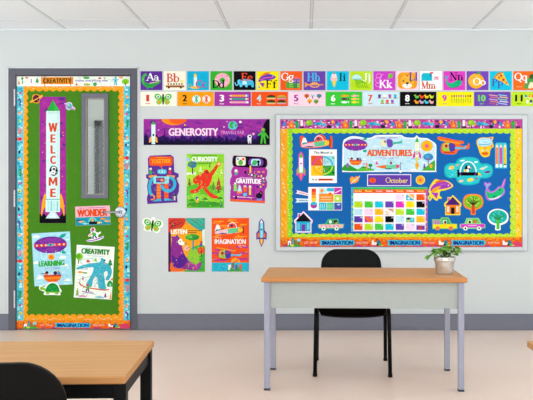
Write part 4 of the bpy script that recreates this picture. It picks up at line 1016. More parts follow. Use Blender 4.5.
def sea_strip(label, x0, x1, y0, y1, first, sgn):
    a = Art('border_trim', label, 'border', (x0, y0, x1, y1), d=PF+.0019, t=.0006); sheet(a, col='#58c8d8', name='strip'); a.part('picture')
    R = random.Random(int(x0)); y = y0+1
    while y < y1-3:
        w_ = R.uniform(1.4, 3); x = R.uniform(x0+.1, x1-w_-.1); a.rect(x, y, x+w_, y+R.uniform(1, 2.6), R.choice(('#a6e4ea', '#2a9cc8', '#c8eef0', '#5ac6d8', '#2aa6cc'))); y += R.uniform(1, 2.2)
    cx = (x0+x1)/2
    def mo(dy, k):
        for r_ in range(-1, 4):
            y = first+sgn*dy+122*r_
            if not y0+4 < y < y1-4: continue
            x = cx+R.uniform(-.5, .5)
            if k == 'squid': a.line([(x-.8, y-4), (x+.6, y-1.4), (x-.4, y+1.4), (x+1, y+4)], 1.7, '#5a2f9c', .8).ell(x-.8, y-3.4, 1.1, 1.2, '#7a48b4', n=10)
            if k == 'lime': a.ell(x, y, 1.1, 1.5, '#a8d83a', rot=25, n=12).ell(x+.4, y, .5, .5, '#e8f28a', n=8)
            if k == 'coral':
                for g in (-1.6, -.7, .2, 1.1, 1.9): a.line([(x+g*.4, y+3.4), (x+g*1.3, y-3)], .5, '#e87a7a')
            if k == 'red': a.ell(x+.4, y, 2, 1.9, '#e02f3a', n=14).poly([(x-1, y), (x-3, y-1.6), (x-3, y+1.6)], '#e02f3a')
            if k == 'navy': a.ell(x-.6, y, .95, 1.9, '#2a1f5a', rot=15, n=12)
            if k == 'orange': a.ell(x, y, 1.4, 1.8, '#f0882a', rot=-20, n=12).ell(x+.3, y+.4, .7, .9, '#f8d8a8', n=10)
            if k == 'weed':
                a.line([(x, y+4), (x+.2, y-4)], .8, '#1f8f3a')
                for g in (-3, -1.2, .6, 2.2): a.line([(x, y+g+1), (x-1.6, y+g-.6)], .8, '#2aa04a').line([(x, y+g+.4), (x+1.7, y+g-1)], .8, '#1f8f3a')
            if k == 'yellow': a.ell(x, y, 1.5, 1.8, '#f2e03a', n=12).ell(x-.3, y+.3, .7, .8, '#2a4a8a', n=8)
            if k == 'rose': a.ell(x, y, 1.2, 1.3, '#e04a7a', n=12)
    for dy, k in ((0, 'squid'), (10, 'orange'), (18, 'lime'), (28, 'coral'), (36, 'red'), (49, 'navy'), (56, 'orange'), (70, 'weed'), (80, 'rose'), (88, 'yellow'), (97, 'orange'), (106, 'navy'), (112, 'rose')): mo(dy, k)
    a.flush()
sea_strip('sea-blue fish border down the hinge side of the door', 16.6, 23.4, 85.8, 321, 103, 1)
sea_strip('sea-blue fish border down the handle side of the door', 123.8, 130, 85.8, 321, 194, -1)

a = Art('border_trim', 'white patterned strip reading CREATIVITY across the top of the door', 'border', (16.6, 76.4, 130, 86.2), d=PF+.0028, t=.0006); sheet(a, col='#f2f5ea', name='strip'); a.part('picture')
R = random.Random(31)
for i in range(60): x = R.uniform(17.5, 128); y = R.uniform(77, 85.4); a.line([(x, y), (x+R.uniform(1, 2.8), y+R.uniform(-.3, .3))], .5, R.choice(('#bfe4dc', '#a8d8e0', '#d8e8b8')))
a.poly([(18.4, 83), (19, 79), (19.8, 83)], '#e8782a').rect(18.5, 83, 19.7, 84.6, '#8a4a2a').rect(22, 77.6, 22.9, 84.2, '#6aa84a').ell(22.4, 78.4, 1.2, 1.4, '#3f9e4a', n=12).ell(26.8, 77.8, 1.7, .8, '#d8502a', n=12).line([(31.4, 79), (31.2, 83)], .8, '#a83a8a')
a.pine(37.2, 77.4, 82.4, 4.2, '#2f9e3a', '#6a4a2a')
for x, y, c in ((82, 81.9, '#e8502a'), (95, 85, '#5ab84a')): a.ell(x+3, y+2.6, 1.2, .9, c, n=10)
a.blob([(83.4, 77.2), (86.4, 76.7), (89.4, 77.4), (88.6, 78.8), (84.4, 78.8)], '#3fae3a').ell(99.8, 78.2, 1.6, .9, '#d8452a', n=12).ell(104.6, 78.3, .9, .9, '#8ac03a', n=10).ell(87.4, 84.6, 2.6, 1.2, '#9ac83a', n=14).ell(95, 84.2, 1.9, 1.9, '#3aa84a', n=14).poly([(75.2, 85.4), (76.6, 82.6), (78, 85.4)], '#d8602a').rect(119, 77, 123, 78.4, '#f0a02a')
figure(a, 115.6, 85.4, .82, '#35b0cc', arms=((-1, .75), (1, .6)))
a.ell(125.4, 81.6, 3.5, 2.8, '#86c81f').rect(125.1, 83, 125.8, 85.9, '#6a4a22').line([(125.4, 83), (124, 81)], .4, '#5a8a1a').line([(125.4, 83), (126.8, 81)], .4, '#5a8a1a')
a.rect(41.2, 77.2, 73.2, 84.2, '#ee8a1c')
for x in (44.4, 70.4): a.rect(x, 76.6, x+.6, 86, '#7a3a5a')
a.part('lettering').text('CREATIVITY', 43, 78.3, 71.6, 83.2, '#173a1a', .04).text('makes everything new', 75.4, 79.2, 108, 82.4, '#7a6ab0', .012).flush()

def carnival_strip(name_label, x0, y0, x1, y1, d, ribbons, phrases, towns, letyour, wave, seed):
    a = Art('border_trim', name_label, 'border', (x0, y0, x1, y1), d=d, t=.0006); sheet(a, col='#f0601b', name='strip'); a.part('picture')
    R = random.Random(seed); x = x0; h = y1-y0
    while x < x1-4:
        w_ = R.uniform(3, 6); w_ = min(w_, x1-x-.1); a.rect(x, y0, x+w_, y0+1.2, wave).ell(x+w_/2, y0+1.2, w_/2, 1.5, wave, 0, 180, n=10); a.rect(x+.6, y0+R.uniform(1.8, 3), x+w_*.7, y0+R.uniform(3.1, 3.7), R.choice(('#f6a02a', '#d8352a', '#f28a1c'))); x += w_
    for i in range(int((x1-x0)*1.1)): q = R.uniform(x0+.5, x1-3); v = R.uniform(.1, .95)**1.5; a.rect(q, y0+h*v, q+R.uniform(1, 3), min(y0+h*v+R.uniform(.5, 1.1), y1-.05), R.choice((wave, '#f8b02a', '#f2701c', '#d8352a', '#f39a2a') if v < .6 else ('#f2701c', '#d8352a', '#e0405a', '#f28a2a')))
    for i in range(int((x1-x0)/9)): q = R.uniform(x0+1, x1-6); a.rect(q, y1-R.uniform(1, 1.8), q+R.uniform(2, 5), y1-.1, '#c83a86')
    a.poly([(x1-13, y1-.1), (x1-9, y1-4.4), (x1-4, y1-5), (x1-.2, y1-3), (x1-.2, y1-.1)], '#d8406a')
    # flower, arch, tower and cactus at the left end
    u = x0
    a.flower(u+4, y0+4.4, 2.9, '#f6a02a', 9).ell(u+4, y0+4.4, 1, 1, '#d83a2a', n=10)
    a.rr(u+7.4, y0+3.4, u+10.6, y1-.6, 1.2, '#f6f0ea').rect(u+8.6, y0+5.4, u+9.6, y1-.6, '#4a5a8a').rect(u+11.4, y0+1.6, u+13.2, y1-.4, '#2fa8a8').poly([(u+11, y0+1.8), (u+13.6, y0+1.8), (u+12.3, y0+.2)], '#2a6a8a').rr(u+14.4, y0+3, u+16.4, y1-.4, .9, '#2f9a4a').ell(u+18.4, y0+3, 1.8, 1.7, '#8fd4d8', n=14).rect(u+18, y0+4, u+18.8, y1-.4, '#1a5a4a').blob([(u+6.6, y1-.2), (u+9, y1-2), (u+12, y1-1), (u+16, y1-2.4), (u+20, y1-1.4), (u+20.6, y1-.2)], '#3fa63a').ell(u+11.8, y1-1.2, 1.6, 1, '#d8e03a', n=10)
    for t_ in towns:
        a.rr(t_, y0+3.2, t_+2, y1-1.8, .8, '#f8f2ea').rect(t_+2, y0+5, t_+5, y1-1.8, '#f8eee4').ell(t_+7, y0+4.8, 1.9, 1.9, '#2a7a8a', n=14).ell(t_+6.4, y1-2, 1.8, 1.1, '#3a2a3a', n=10).ell(t_+8.6, y1-2, 1.8, 1.3, '#3fb86a', n=12).poly([(t_+9, y1-1.4), (t_+12, y1-2), (t_+11, y1-.8)], '#f2d83a')
    for r0, r1 in ribbons:
        a.poly([(r0, y0+h*.3), (r1-1, y0+h*.3), (r1+.8, y0+h*.58), (r1-1, y0+h*.86), (r0, y0+h*.86), (r0+1.4, y0+h*.58)], '#33bcd8')
    a.part('lettering')
    for r0, r1 in ribbons: a.text('IMAGINATION', r0+2.6, y0+h*.37, r1-1.6, y0+h*.8, '#1f2d86', .045)
    for p in phrases: a.text('RUN WILD', p, y0+h*.46, p+11.4, y0+h*.68, '#f8c8b0', .015)
    for p in letyour: a.text('LET YOUR', p, y0+h*.46, p+12.6, y0+h*.68, '#f8c8b0', .015)
    a.flush()
carnival_strip('orange strip reading IMAGINATION across the bottom of the door', 16.6, 320.4, 130, 328.6, PF+.0028, [(54.6, 90.4)], [93], [108.4], [40.4], '#f2881c', 41)

# banner, posters and cutouts stuck on the green door paper
def space_bg(a, x0, y0, x1, y1, seed):
    R = random.Random(seed)
    for i in range(150):
        x = R.uniform(x0+.1, x1-3); y = R.uniform(y0+.3, y1-14); a.rect(x, y, min(x+R.uniform(2, 6), x1-.1), y+R.uniform(1, 3.4), R.choice(('#622a8c', '#b4389c', '#552a88', '#a83098', '#b0349a', '#a82f92')))
    for i in range(9): a.ell(R.uniform(x0+1, x1-1), R.uniform(y0+2, y1-14), .5, .5, R.choice(('#f2c23a', '#f2b8d8', '#5ad06a')), n=8)
a = Art('banner', 'tall purple rocket banner reading WELCOME down the green door', 'banner', (39.6, 96.8, 66, 223.2), d=PF, t=.0008); sheet(a, col='#a02c92'); a.part('picture')
space_bg(a, 39.6, 96.8, 66, 223.2, 17)
a.poly([(39.7, 223.1), (39.7, 213.6), (42, 215), (44, 213.4), (47, 217), (50, 218.8), (57, 218.8), (60, 216.6), (62.4, 213), (64, 215), (65.9, 214), (65.9, 223.1)], '#08060c')
for g in (-1, 1): a.blob([(52.9+g*7, 194.4), (52.9+g*8.8, 195), (52.9+g*10.6, 201), (52.9+g*11.8, 212), (52.9+g*11, 216), (52.9+g*9.2, 209), (52.9+g*7, 206)], '#f2a01c')
a.poly([(46.2, 111), (59.9, 111), (59.9, 212), (45.6, 212), (45.6, 200), (46.2, 199)], '#d4f0ea').poly([(46.6, 111), (59.6, 111), (53.2, 99.8)], '#27a23a').poly([(53.2, 99.8), (59.6, 111), (55, 111)], '#2fb845')
a.speckle(48.6, 115, 57.4, 198, 60, ('#b2dcd8', '#eefaf6', '#9cccca'), 81, .5, 1.6).rect(46.4, 112.6, 59.8, 113.4, '#a9d4d2').rect(47.4, 111, 48.2, 199, '#eafaf6').rect(57.6, 111, 58.4, 199, '#b9e2de').rect(45.7, 199, 60, 199.9, '#6ab6be')
for x in (47.6, 50.6, 53.6, 56.6): a.rect(x, 201, x+1.9, 211, ('#8fd0d4', '#b4e2e2')[int(x) % 2])
a.poly([(50.4, 212), (55.4, 212), (60, 218.4), (45.6, 218.4)], '#bfe6e6').poly([(51.6, 213), (54.4, 213), (56.8, 217.6), (49, 217.6)], '#e2f6f2')
a.ell(53.7, 170.8, 4.2, 5.1, '#0b0b10', n=26).ell(53.9, 168.8, 2.3, 2.3, '#f4f4f2', n=18).rr(52.6, 168, 55.6, 170.2, .8, '#3a3a46').poly([(51.8, 170.6), (55, 170.9), (55.4, 174.8), (51.2, 174.4)], '#e8e8ea').line([(52, 171.4), (50.6, 172.6), (50.8, 174.2)], 1, '#f4f4f2').line([(54.8, 171.4), (56.4, 172.4)], 1, '#f4f4f2').rect(52.6, 172, 54.2, 173.2, '#8a8a96')
for ch, y0, y1, w_ in (('W', 123, 131.8, 9), ('E', 134.4, 142.6, 5.2), ('L', 145.4, 153.6, 5), ('C', 155.8, 164, 5.8), ('M', 177.2, 185.8, 8.6), ('E', 188.6, 197, 5.6)):
    a.part('letter'); xa, xb = 53.1-w_/2, 53.1+w_/2; c_ = '#d5401c'
    if ch == 'W': a.poly([(xa, y0), (xa+2.1, y0), (xa+2.9, y0+5), (xa+3.7, y0), (xb-3.7, y0), (xb-2.9, y0+5), (xb-2.1, y0), (xb, y0), (xb-1.7, y1), (xb-3.5, y1), (53.1, y0+4), (xa+3.5, y1), (xa+1.7, y1)], c_)
    elif ch == 'M': a.poly([(xa, y1), (xa, y0), (xa+2.4, y0), (53.1, y0+4.6), (xb-2.4, y0), (xb, y0), (xb, y1), (xb-2, y1), (xb-2, y0+3.6), (53.1, y1-.6), (xa+2, y0+3.6), (xa+2, y1)], c_)
    else: a.text(ch, xa, y0, xb, y1, c_, .06)
a.flush()
a = plate('paper_cutout', 'dark ringed planet cutout left of the WELCOME rocket tip', 'cutout', Art.smooth([(29.8, 101.6), (32, 99.6), (32.6, 95.6), (36.4, 94), (39.4, 95.4), (42.6, 94.8), (42.4, 97), (39.8, 99.4), (39, 102.4), (36, 103.4), (33, 102.2), (30.4, 103)]), '#f29a24', d=PF+.0012, t=.0006); a.part('picture')
a.ell(36.2, 98.7, 3.3, 3.9, '#3a1030', n=20).ell(35.4, 97.8, 2, 2.2, '#6a1f4a', n=14).line([(30.6, 102), (36, 99.4), (42, 95.6)], .9, '#f6b84a').ell(37.6, 100.4, .7, .6, '#e8602a', n=8).flush()
a = plate('paper_cutout', 'teal ringed planet cutout right of the WELCOME rocket tip', 'cutout', Art.smooth([(64, 103.4), (66.4, 103), (69, 101.9), (72, 103.4), (72.6, 106), (75.2, 108), (74.4, 109.8), (71.4, 109), (68.8, 110.2), (66, 108.4), (65.6, 105.8)]), '#e6c2e6', d=PF+.0012, t=.0006); a.part('picture')
a.ell(69.2, 106.1, 2.8, 3, '#3fb8b8', n=20).ell(68.4, 105.2, 1.5, 1.3, '#8fdcd4', n=12).line([(64.6, 104), (69, 107), (74.4, 109)], .8, '#b45ab4').ell(70.4, 107.8, .6, .5, '#2a6a8a', n=8).flush()

a = Art('banner', 'pink and teal banner reading WONDER under the door handle lever', 'banner', (75.4, 206, 110.2, 225.2), d=PF, t=.0008, rot=-2); sheet(a, col='#f4b4be'); a.part('picture')
a.rect(75.5, 217, 110.1, 225.1, '#1596ae')
R = random.Random(6)
for i in range(24): x = R.uniform(76, 108); a.line([(x, R.uniform(218, 224.6)), (x+1.8, R.uniform(218, 224.6))], .5, R.choice(('#3ab4c4', '#0f7f98', '#6accd0')))
for x, y, c in ((80.6, 221.2, '#f3b483'), (85, 223.4, '#8fd8d4'), (102.4, 219, '#ef8f2a'), (106.6, 221.6, '#f3b06a'), (78, 220, '#2a5a7a'), (98, 222.8, '#f2d87a')): a.ell(x, y, 2.2, 1, c, n=14).poly([(x+1.8, y), (x+3.4, y-1), (x+3.4, y+1)], c)
a.ell(92.4, 221.4, 4.2, 4, '#7fd0c8', 180, 360).ell(92.4, 221.4, 2.9, 2.8, '#2a9a9a', 180, 360).ell(92.4, 220.4, 1.2, 1.4, '#f0a83a', n=10).rect(89, 221.6, 97, 224.2, '#12101a').poly([(97, 222), (99, 222.9), (97, 223.8)], '#f2c23a')
a.part('lettering').text('WONDER', 77.2, 209, 107.4, 216.4, '#e24a16', .05).dashes(79, 105.6, 207.8, .7, '#a070a8').flush()

a = plate('paper_cutout', 'small white-edged child on a snowboard cutout below the WONDER banner', 'cutout', [(90.2, 229.4), (91.6, 227.6), (94.4, 227.4), (95.4, 229.2), (95.4, 231.8), (98.6, 232.6), (100.6, 231.2), (101, 233), (98.4, 234.8), (97.6, 237), (99.8, 237.4), (103.4, 235.6), (104, 237.6), (100, 240), (92, 241.8), (87.4, 241.9), (86.4, 240.4), (89, 239.4), (92, 238.8), (91.6, 236.4), (88.4, 236.8), (88.2, 235), (91, 232.8)], '#f6f4f2', d=PF, t=.0008); a.part('picture')
a.ell(92.8, 230.4, 1.7, 1.9, '#4a6ab8', n=14).poly([(91, 230), (92, 227.9), (94.6, 228.4), (94.4, 230)], '#d8323a').ell(93.4, 231.4, .9, .9, '#f2c8a8', n=8).poly([(92, 232.4), (96, 232.6), (96.2, 236.4), (92.6, 236.4)], '#3aae4a').line([(95.6, 233.2), (98, 233.8), (100, 232.4)], 1, '#e8f0ea').line([(92.6, 233.4), (90.6, 234.8), (89, 235.8)], 1, '#e87a3a').line([(93.2, 236.2), (93, 239)], 1.4, '#2f2f7a').line([(95.4, 236.2), (96.6, 238.4)], 1.4, '#3a3a9a').line([(87.2, 241), (92, 240.6), (98, 239), (103.4, 236.8)], 1.1, '#a05ac0').flush()

def airship(a, x, y, w_, h, c='#6f2a96'):
    a.ell(x, y, w_, h, c, n=30).ell(x, y-h*.5, w_*.72, h*.3, '#8a389e', n=24).ell(x, y+h*.6, w_*.5, h*.25, '#8a389e', n=20)
    a.poly([(x-w_*.985, y-h*.16), (x+w_*.985, y-h*.16), (x+w_*.985, y+h*.2), (x-w_*.985, y+h*.2)], '#d8393a')
    for i in range(-3, 4):
        if i: a.poly([(x+i*w_*.27-w_*.07, y), (x+i*w_*.27, y-h*.13), (x+i*w_*.27+w_*.07, y), (x+i*w_*.27, y+h*.15)], '#f6d9c4')
    a.ell(x, y, w_*.24, h*.15, '#5ac0b8', n=16).ell(x, y, w_*.07, h*.1, '#5a2a8a', n=10)
def crew_basket(a, x, y, s):
    a.poly([(x-9*s, y), (x+9*s, y), (x+7.6*s, y+4.4*s), (x+4*s, y+6.6*s), (x-4*s, y+6.6*s), (x-7.6*s, y+4.4*s)], '#ee6416').rect(x-9*s, y-.4*s, x+9*s, y+.9*s, '#c8302a')
    for i in range(-3, 4): a.line([(x+i*2.2*s-.7*s, y+2.4*s), (x+i*2.2*s, y+3.6*s), (x+i*2.2*s+.7*s, y+2.4*s)], .6*s, '#f8c23a')
    a.ell(x-6*s, y-1.6*s, 1.8*s, 1.6*s, '#e8806a', n=12).ell(x-5.4*s, y-3*s, 1.6*s, 1.3*s, '#2a1a2a', n=12).line([(x-7*s, y-1.8*s), (x-11.4*s, y-2.2*s)], .8*s, '#7a3a8a').ell(x+3*s, y-2*s, 1.9*s, 1.9*s, '#3a2a5a', n=12).ell(x+6.6*s, y-1.6*s, 1.6*s, 1.5*s, '#3a8ac0', n=12).ell(x+6*s, y-3.4*s, 1*s, 1*s, '#e8a03a', n=10).rect(x-1.6*s, y-3*s, x-.2*s, y-.4*s, '#e8ecd8')
a = Art('poster', 'sky-blue tilted poster reading LEARNING with a purple airship', 'poster', (33, 232.4, 71.2, 285.4), d=PF, t=.0008, rot=-3.1); sheet(a, col='#a8dcea'); a.part('picture')
R = random.Random(14)
for i in range(60):
    y = R.uniform(233, 284.6); x = R.uniform(33.2, 67); a.rect(x, y, min(x+R.uniform(2, 6), 71), y+R.uniform(.6, 1.6), R.choice(('#cfeef2', '#eef6ee', '#8fd0e2', '#bfe6ee')))
for x, y in ((37, 236), (36, 262), (64, 266), (39, 277), (66, 281), (62, 258)): a.rr(x-3, y-.8, x+4, y+1, .8, '#f4f6ea').rr(x-1, y-1.8, x+2, y, .8, '#f4f6ea')
a.poly([(60, 237.6), (63, 234.6), (68.4, 234.2), (65.6, 237.4), (61.4, 239.2)], '#16a596').blob([(61, 249.6), (64, 251), (66.6, 254), (63, 254), (60, 252)], '#16a596')
airship(a, 51.2, 244.8, 16.6, 8.4); a.speckle(40, 239, 62, 251, 34, ('#9a4ab0', '#4a1c78', '#8a389e'), 86, .5, 1.8)
for x in (41, 46.4, 56.4, 62): a.line([(x, 251), (x+(51.2-x)*.1, 258)], .4, '#e8f4f2')
a.ell(51.4, 257, 3.2, 3, '#f5a01c', n=20).ell(51.4, 257, 1.6, 1.6, '#ee6a1c', n=14)
crew_basket(a, 51.6, 275.2, 1.0)
a.part('lettering').text('LEARNING', 38.4, 260.6, 64.4, 266, '#2fa82f', .045).text('IS AN ADVENTURE', 44.6, 267.6, 59.2, 269.2, '#8a80c0', .012).flush()

a = plate('paper_cutout', 'green turtle cutout at the foot of the LEARNING poster', 'cutout', Art.smooth([(39, 286.6), (41, 285.6), (44, 286.8), (46.4, 285), (50, 282.4), (54, 282), (58, 284.2), (60, 288), (61.8, 291), (60.4, 293), (60.2, 295.2), (54.6, 295), (44.2, 294.8), (44.4, 292), (42, 291), (39.4, 289.4)]), '#f4f7ee', d=PF+.0018, t=.0006); a.part('picture')
a.ell(42, 288.4, 2.2, 1.8, '#8ac83a', n=14).poly([(43, 287.4), (47, 289), (46, 292), (43.4, 290)], '#8ac83a').ell(52.6, 292, 7, 9, '#148a35', 180, 360, n=20)
for q in ((50, 288, 1.5), (54, 286.6, 1.5), (56.4, 290, 1.3), (52.4, 290.4, 1.3)): a.ell(q[0], q[1], q[2], q[2], '#1fa546', n=10)
a.rect(46, 291.6, 59.6, 292.8, '#7ac03a').rect(46, 292.4, 49.4, 294.2, '#8ac83a').rect(55, 292.4, 58.4, 294.2, '#8ac83a').poly([(59, 291.6), (61, 291.8), (59, 292.8)], '#8ac83a').ell(41.4, 288, .4, .4, K_, n=8).flush()

a = Art('poster', 'white tilted poster reading CREATIVITY with a big teal figure', 'poster', (75.2, 245.8, 113.2, 298.6), d=PF, t=.0008, rot=3.3); sheet(a, col='#f3f6ec'); a.part('picture')
R = random.Random(15)
for i in range(40): x = R.uniform(76, 109); y = R.uniform(256, 297); a.line([(x, y), (x+R.uniform(1.5, 4), y+R.uniform(-.5, .5))], .5, R.choice(('#a2d2d2', '#8ac4ce', '#bcd6a0')))
a.arc(90, 262.6, 10.4, 3.6, 30, 300, .5, '#9cc8c4').line([(96, 268), (92, 276), (81, 279.6), (79.6, 284.6)], .6, '#9cc8c4').line([(77, 248), (90, 247.6)], .5, '#a8d4da')
a.rect(77.4, 260, 78.4, 264.6, '#3a5a22').ell(78.4, 257.4, 3.4, 3.6, '#7ac01f').ell(77.6, 257, 2, 2.2, '#5aa81f')
a.pine(109.6, 258, 264.4, 6, '#2a8a4a', '#5a4a3a').pine(95, 257.4, 261.4, 3.6, '#8ac01f').blob([(85.6, 261.8), (87, 260), (89.6, 261.4), (88, 262.8)], '#d85a3a')
a.ell(80.4, 273, 2.8, 1, '#f0a02a', n=14).ell(85, 273.4, 2.6, .8, '#6ab03a', n=12).pine(83.4, 276.6, 280.6, 2, '#a85a8a')
TL = '#3fb2c6'
a.blob([(99, 261.8), (100.4, 257.6), (103.8, 258.8), (104.4, 261.4), (108.4, 264), (111.6, 268.6), (111.4, 274.4), (108.6, 279.6), (106, 278), (108, 273.4), (106.6, 270.4), (104, 272.6), (105.4, 281), (106.6, 288.6), (100, 288), (98, 279), (95.6, 276.4), (93.4, 280.6), (92.4, 286.8), (86.6, 286), (89.6, 279), (92.4, 273), (93, 267.6), (86, 268.2), (77.6, 270.4), (76.4, 268.8), (82, 266), (90, 263.6)], TL)
for i in range(30):
    q = (R.uniform(95, 103), R.uniform(263, 285)); a.ell(q[0], q[1], .45, .35, R.choice(('#6accd8', '#2a94ae')), n=6)
a.ell(104, 259.8, .9, 1, '#22607a', n=8)
a.line([(80, 283), (81.6, 286), (88, 288), (98, 289), (106, 289.6), (110, 288.4)], 1.1, '#d84f24')
a.ell(88.6, 285.2, 1.2, 1, '#d83a3a', n=10).rect(87.4, 286.2, 90.2, 289.4, '#5ab03a').line([(88, 289.4), (87.2, 292)], 1.2, '#3a2a5a').line([(89.6, 289.4), (90, 292)], 1.2, '#3a2a5a').line([(83, 291.6), (88, 293), (95, 293.2)], .9, '#a05ab8')
a.blob([(108, 285.4), (108.6, 281), (111, 279.6), (113, 282), (113.1, 285.4)], '#2a9a4a').rect(110, 282.6, 112, 285.4, '#8ad4b8').poly([(110.6, 279), (113.1, 276.4), (113.1, 279.4)], '#e8703a')
a.pine(78.6, 288.4, 296, 3.4, '#8aa83a').pine(106.6, 291.6, 296.6, 3, '#b03a8a').poly([(111, 298), (112, 290), (113, 298)], '#ef9a2a')
a.line([(76, 296.6), (88, 296.4)], 1, '#c8d8e0').blob([(80, 297.4), (84, 295.4), (88, 297.4)], '#d89ac0').blob([(96, 297.6), (101, 295.4), (106, 297.6)], '#8ac8d4')
a.speckle(94.5, 262, 105.5, 287, 70, ('#7ad6e0', '#1f86a2', '#2a98b0'), 82, .5, 1)
a.speckle(80, 266, 92, 270, 14, ('#7ad6e0', '#1f86a2'), 83, .5, 1).speckle(106, 266, 111, 277, 14, ('#7ad6e0', '#1f86a2'), 84, .5, 1)
a.speckle(77, 257, 112, 297, 46, ('#8ac4b8', '#6aa84a', '#e8a05a', '#9ac8d8', '#c86a8a'), 85, .5, 1.5)
a.part('lettering').text('CREATIVITY', 80.2, 248.8, 108.8, 254.2, '#15821f', .05).dashes(86, 103, 256, .5, '#8ac0c8').flush()

# ================================================================== THE BULLETIN BOARD
FD, BP = .028, .02
bx0, bx1, bz0, bz1 = wx(276, FD), wx(527.6, FD), wz(250.8, FD), wz(114.8, FD)
bc, bzc = (bx0+bx1)/2, bz0
bd = empty('bulletin_board', (bc, 0, bz0), 'large bulletin board with white frame and bright blue panel filled with cutouts', 'board')
qx0, qx1, qz0, qz1 = wx(280.3, FD), wx(522.4, FD), wz(246.9, FD), wz(119.2, FD)
bm = bmesh.new()
for (p, q, r_, t) in ((bx0, qx0, bz0, bz1), (qx1, bx1, bz0, bz1), (qx0, qx1, bz0, qz0), (qx0, qx1, qz1, bz1)):
    bm_box(bm, p-bc, q-bc, -FD, 0, r_-bzc, t-bzc, .004, 2)
for (p, q, r_, t) in ((bx0-.003, bx0, bz0-.003, bz1+.003), (bx1, bx1+.003, bz0-.003, bz1+.003), (bx0, bx1, bz0-.003, bz0), (bx0, bx1, bz1, bz1+.003), (qx0-.002, qx0, qz0, qz1), (qx1, qx1+.002, qz0, qz1), (qx0, qx1, qz0-.002, qz0), (qx0, qx1, qz1, qz1+.002)):
    bm_box(bm, p-bc, q-bc, -FD-(.0005 if qx0-.01 < p < qx1+.001 else -.004), -.001, r_-bzc, t-bzc, mi=1)  # darker rim strips paint in the shadow outline around the frame
link_bm('frame', bm, [mat('#cdd1d3', .4, .35, var=.01), mat('#9a9da2', .4, .35, var=.01)], bd)
bm = bmesh.new(); bm_box(bm, qx0-.002-bc, qx1+.002-bc, -BP, -.001, qz0-.002-bzc, qz1+.002-bzc)
link_bm('pin_panel', bm, mat('#1963ac', .8, .08, var=.06, scale=160, bump=.3), bd)

LM, LF = '#b0dc28', '#d8f06a'
scallop('lime scalloped border along the top of the blue board', 286, 126.6, 517, 133, 'b', LM, LF, BP, seed=12, amp=.65)
scallop('lime scalloped border along the bottom of the blue board', 286, 234, 517, 239.4, 't', LM, LF, BP, seed=13, amp=.7)
scallop('lime scalloped border down the left side of the blue board', 285.4, 128.4, 292.2, 237, 'r', '#8fd02a', LF, BP+.0009, seed=14, amp=.65)
scallop('lime scalloped border down the right side of the blue board', 510.6, 128.4, 517.4, 237, 'l', '#b4dc34', LF, BP+.0009, seed=15, amp=.65)
def gold_strip(label, x0, x1, col, seed):
    a = Art('border_trim', label, 'border', (x0, 127, x1, 239), d=BP+.0018, t=.0005); sheet(a, col=col, name='strip'); a.part('picture'); R = random.Random(seed); y = 129
    while y < 237:
        x = R.uniform(x0+1.4, x1-1.8); a.line([(x-.9, y-1.2), (x+.7, y+1.2)], 1.1, R.choice(('#f8cfa0', '#f9dcae', '#fbc84a', '#f08a3a'))); y += R.uniform(2, 4.4)
    a.flush()
gold_strip('golden flecked border down the left side of the blue board', 280.5, 287.4, '#f4a61c', 3)
gold_strip('golden flecked border down the right side of the blue board', 515.4, 522.2, '#f8c81c', 4)

a = Art('border_trim', 'pink village-patterned strip along the top of the blue board', 'border', (280.5, 119.4, 522.2, 128.6), d=BP+.0026, t=.0005); sheet(a, col='#c2459c', name='strip'); a.part('picture')
R = random.Random(51)
for u in (280.5, 334.5, 388.5, 442.5, 496.5):
    def C(fn):
        return fn
    def put(kind, x, *v):
        x += u
        if x > 516: return
        if kind == 'r': a.rect(x, v[0], min(x+v[1], 522), v[2], v[3])
        if kind == 'e': a.ell(x, v[0], v[1], v[2], v[3], n=14)
        if kind == 'p': a.poly([(x, v[0]), (x+v[1], v[0]), (x+v[1]/2, v[2])], v[3])
    for q in range(70): yy = R.uniform(119.6, 127); put('r', R.uniform(.3, 52), yy, R.uniform(.8, 2.4), yy+R.uniform(.7, 2), R.choice(('#8a3a9c', '#e89ad0', '#7a2f8a', '#f29a4a', '#f2c4e2', '#d860b4', '#5ab8d0', '#f8e0ee')))
    put('r', 1, 121, 2, 124, '#5a3a9a'); put('e', 4, 124, 1.6, 2, '#3a8ac8'); put('e', 3, 127, 1.2, .9, '#e8e0e8'); put('p', 6, 123.6, 3, 120.4, '#f08a3a')
    put('r', 8, 123, 5.6, 128.4, '#ee6a2a'); put('r', 9.6, 120.4, 2.2, 124, '#e88a3a'); put('e', 11, 125.6, 1.1, 1, '#f8c23a')
    put('r', 15, 120.6, 2.8, 128.4, '#2f9a4a'); put('r', 14.2, 123, 4.6, 124.4, '#3fb05a')
    put('r', 20, 120.2, 2.4, 126, '#f2e8ee'); put('r', 19.4, 126.4, 4, 128.2, '#3a2a3a'); put('e', 24, 124, 1, 2.6, '#e88ac0')
    put('r', 28.2, 124.6, .9, 128.5, '#5a3a1a'); put('e', 28.6, 122.8, 3.6, 2.8, '#86c42a'); put('e', 27.6, 122.4, 1.7, 1.5, '#a8d83a')
    put('e', 38, 123.6, 4.6, 1.6, '#2fa2d0'); put('e', 43, 124.4, 3.2, 1.2, '#48b8de'); put('p', 35, 125.6, 4, 122.4, '#2a8ac0'); put('e', 42, 122.6, .9, .8, '#f2c83a')
    put('e', 48.6, 126.6, 2.4, 1.7, '#2a1f3a'); put('r', 46.6, 120.6, 3, 122, '#4a2a5a'); put('r', 50, 121.6, 1, 125, '#2a1f3a'); put('e', 52.4, 122, 1.7, 1.6, '#f8a81c')
a.flush()
carnival_strip('orange strip reading IMAGINATION along the bottom of the blue board', 280.5, 237.2, 522.2, 246.7, BP+.0026, [(319.4, 354.4), (387, 421.4), (450.6, 485)], [356.6, 423.4, 488], [371.6, 438.6, 502.4], [304.4], '#f2901c', 43)

BC = dict(d=BP, t=.001)
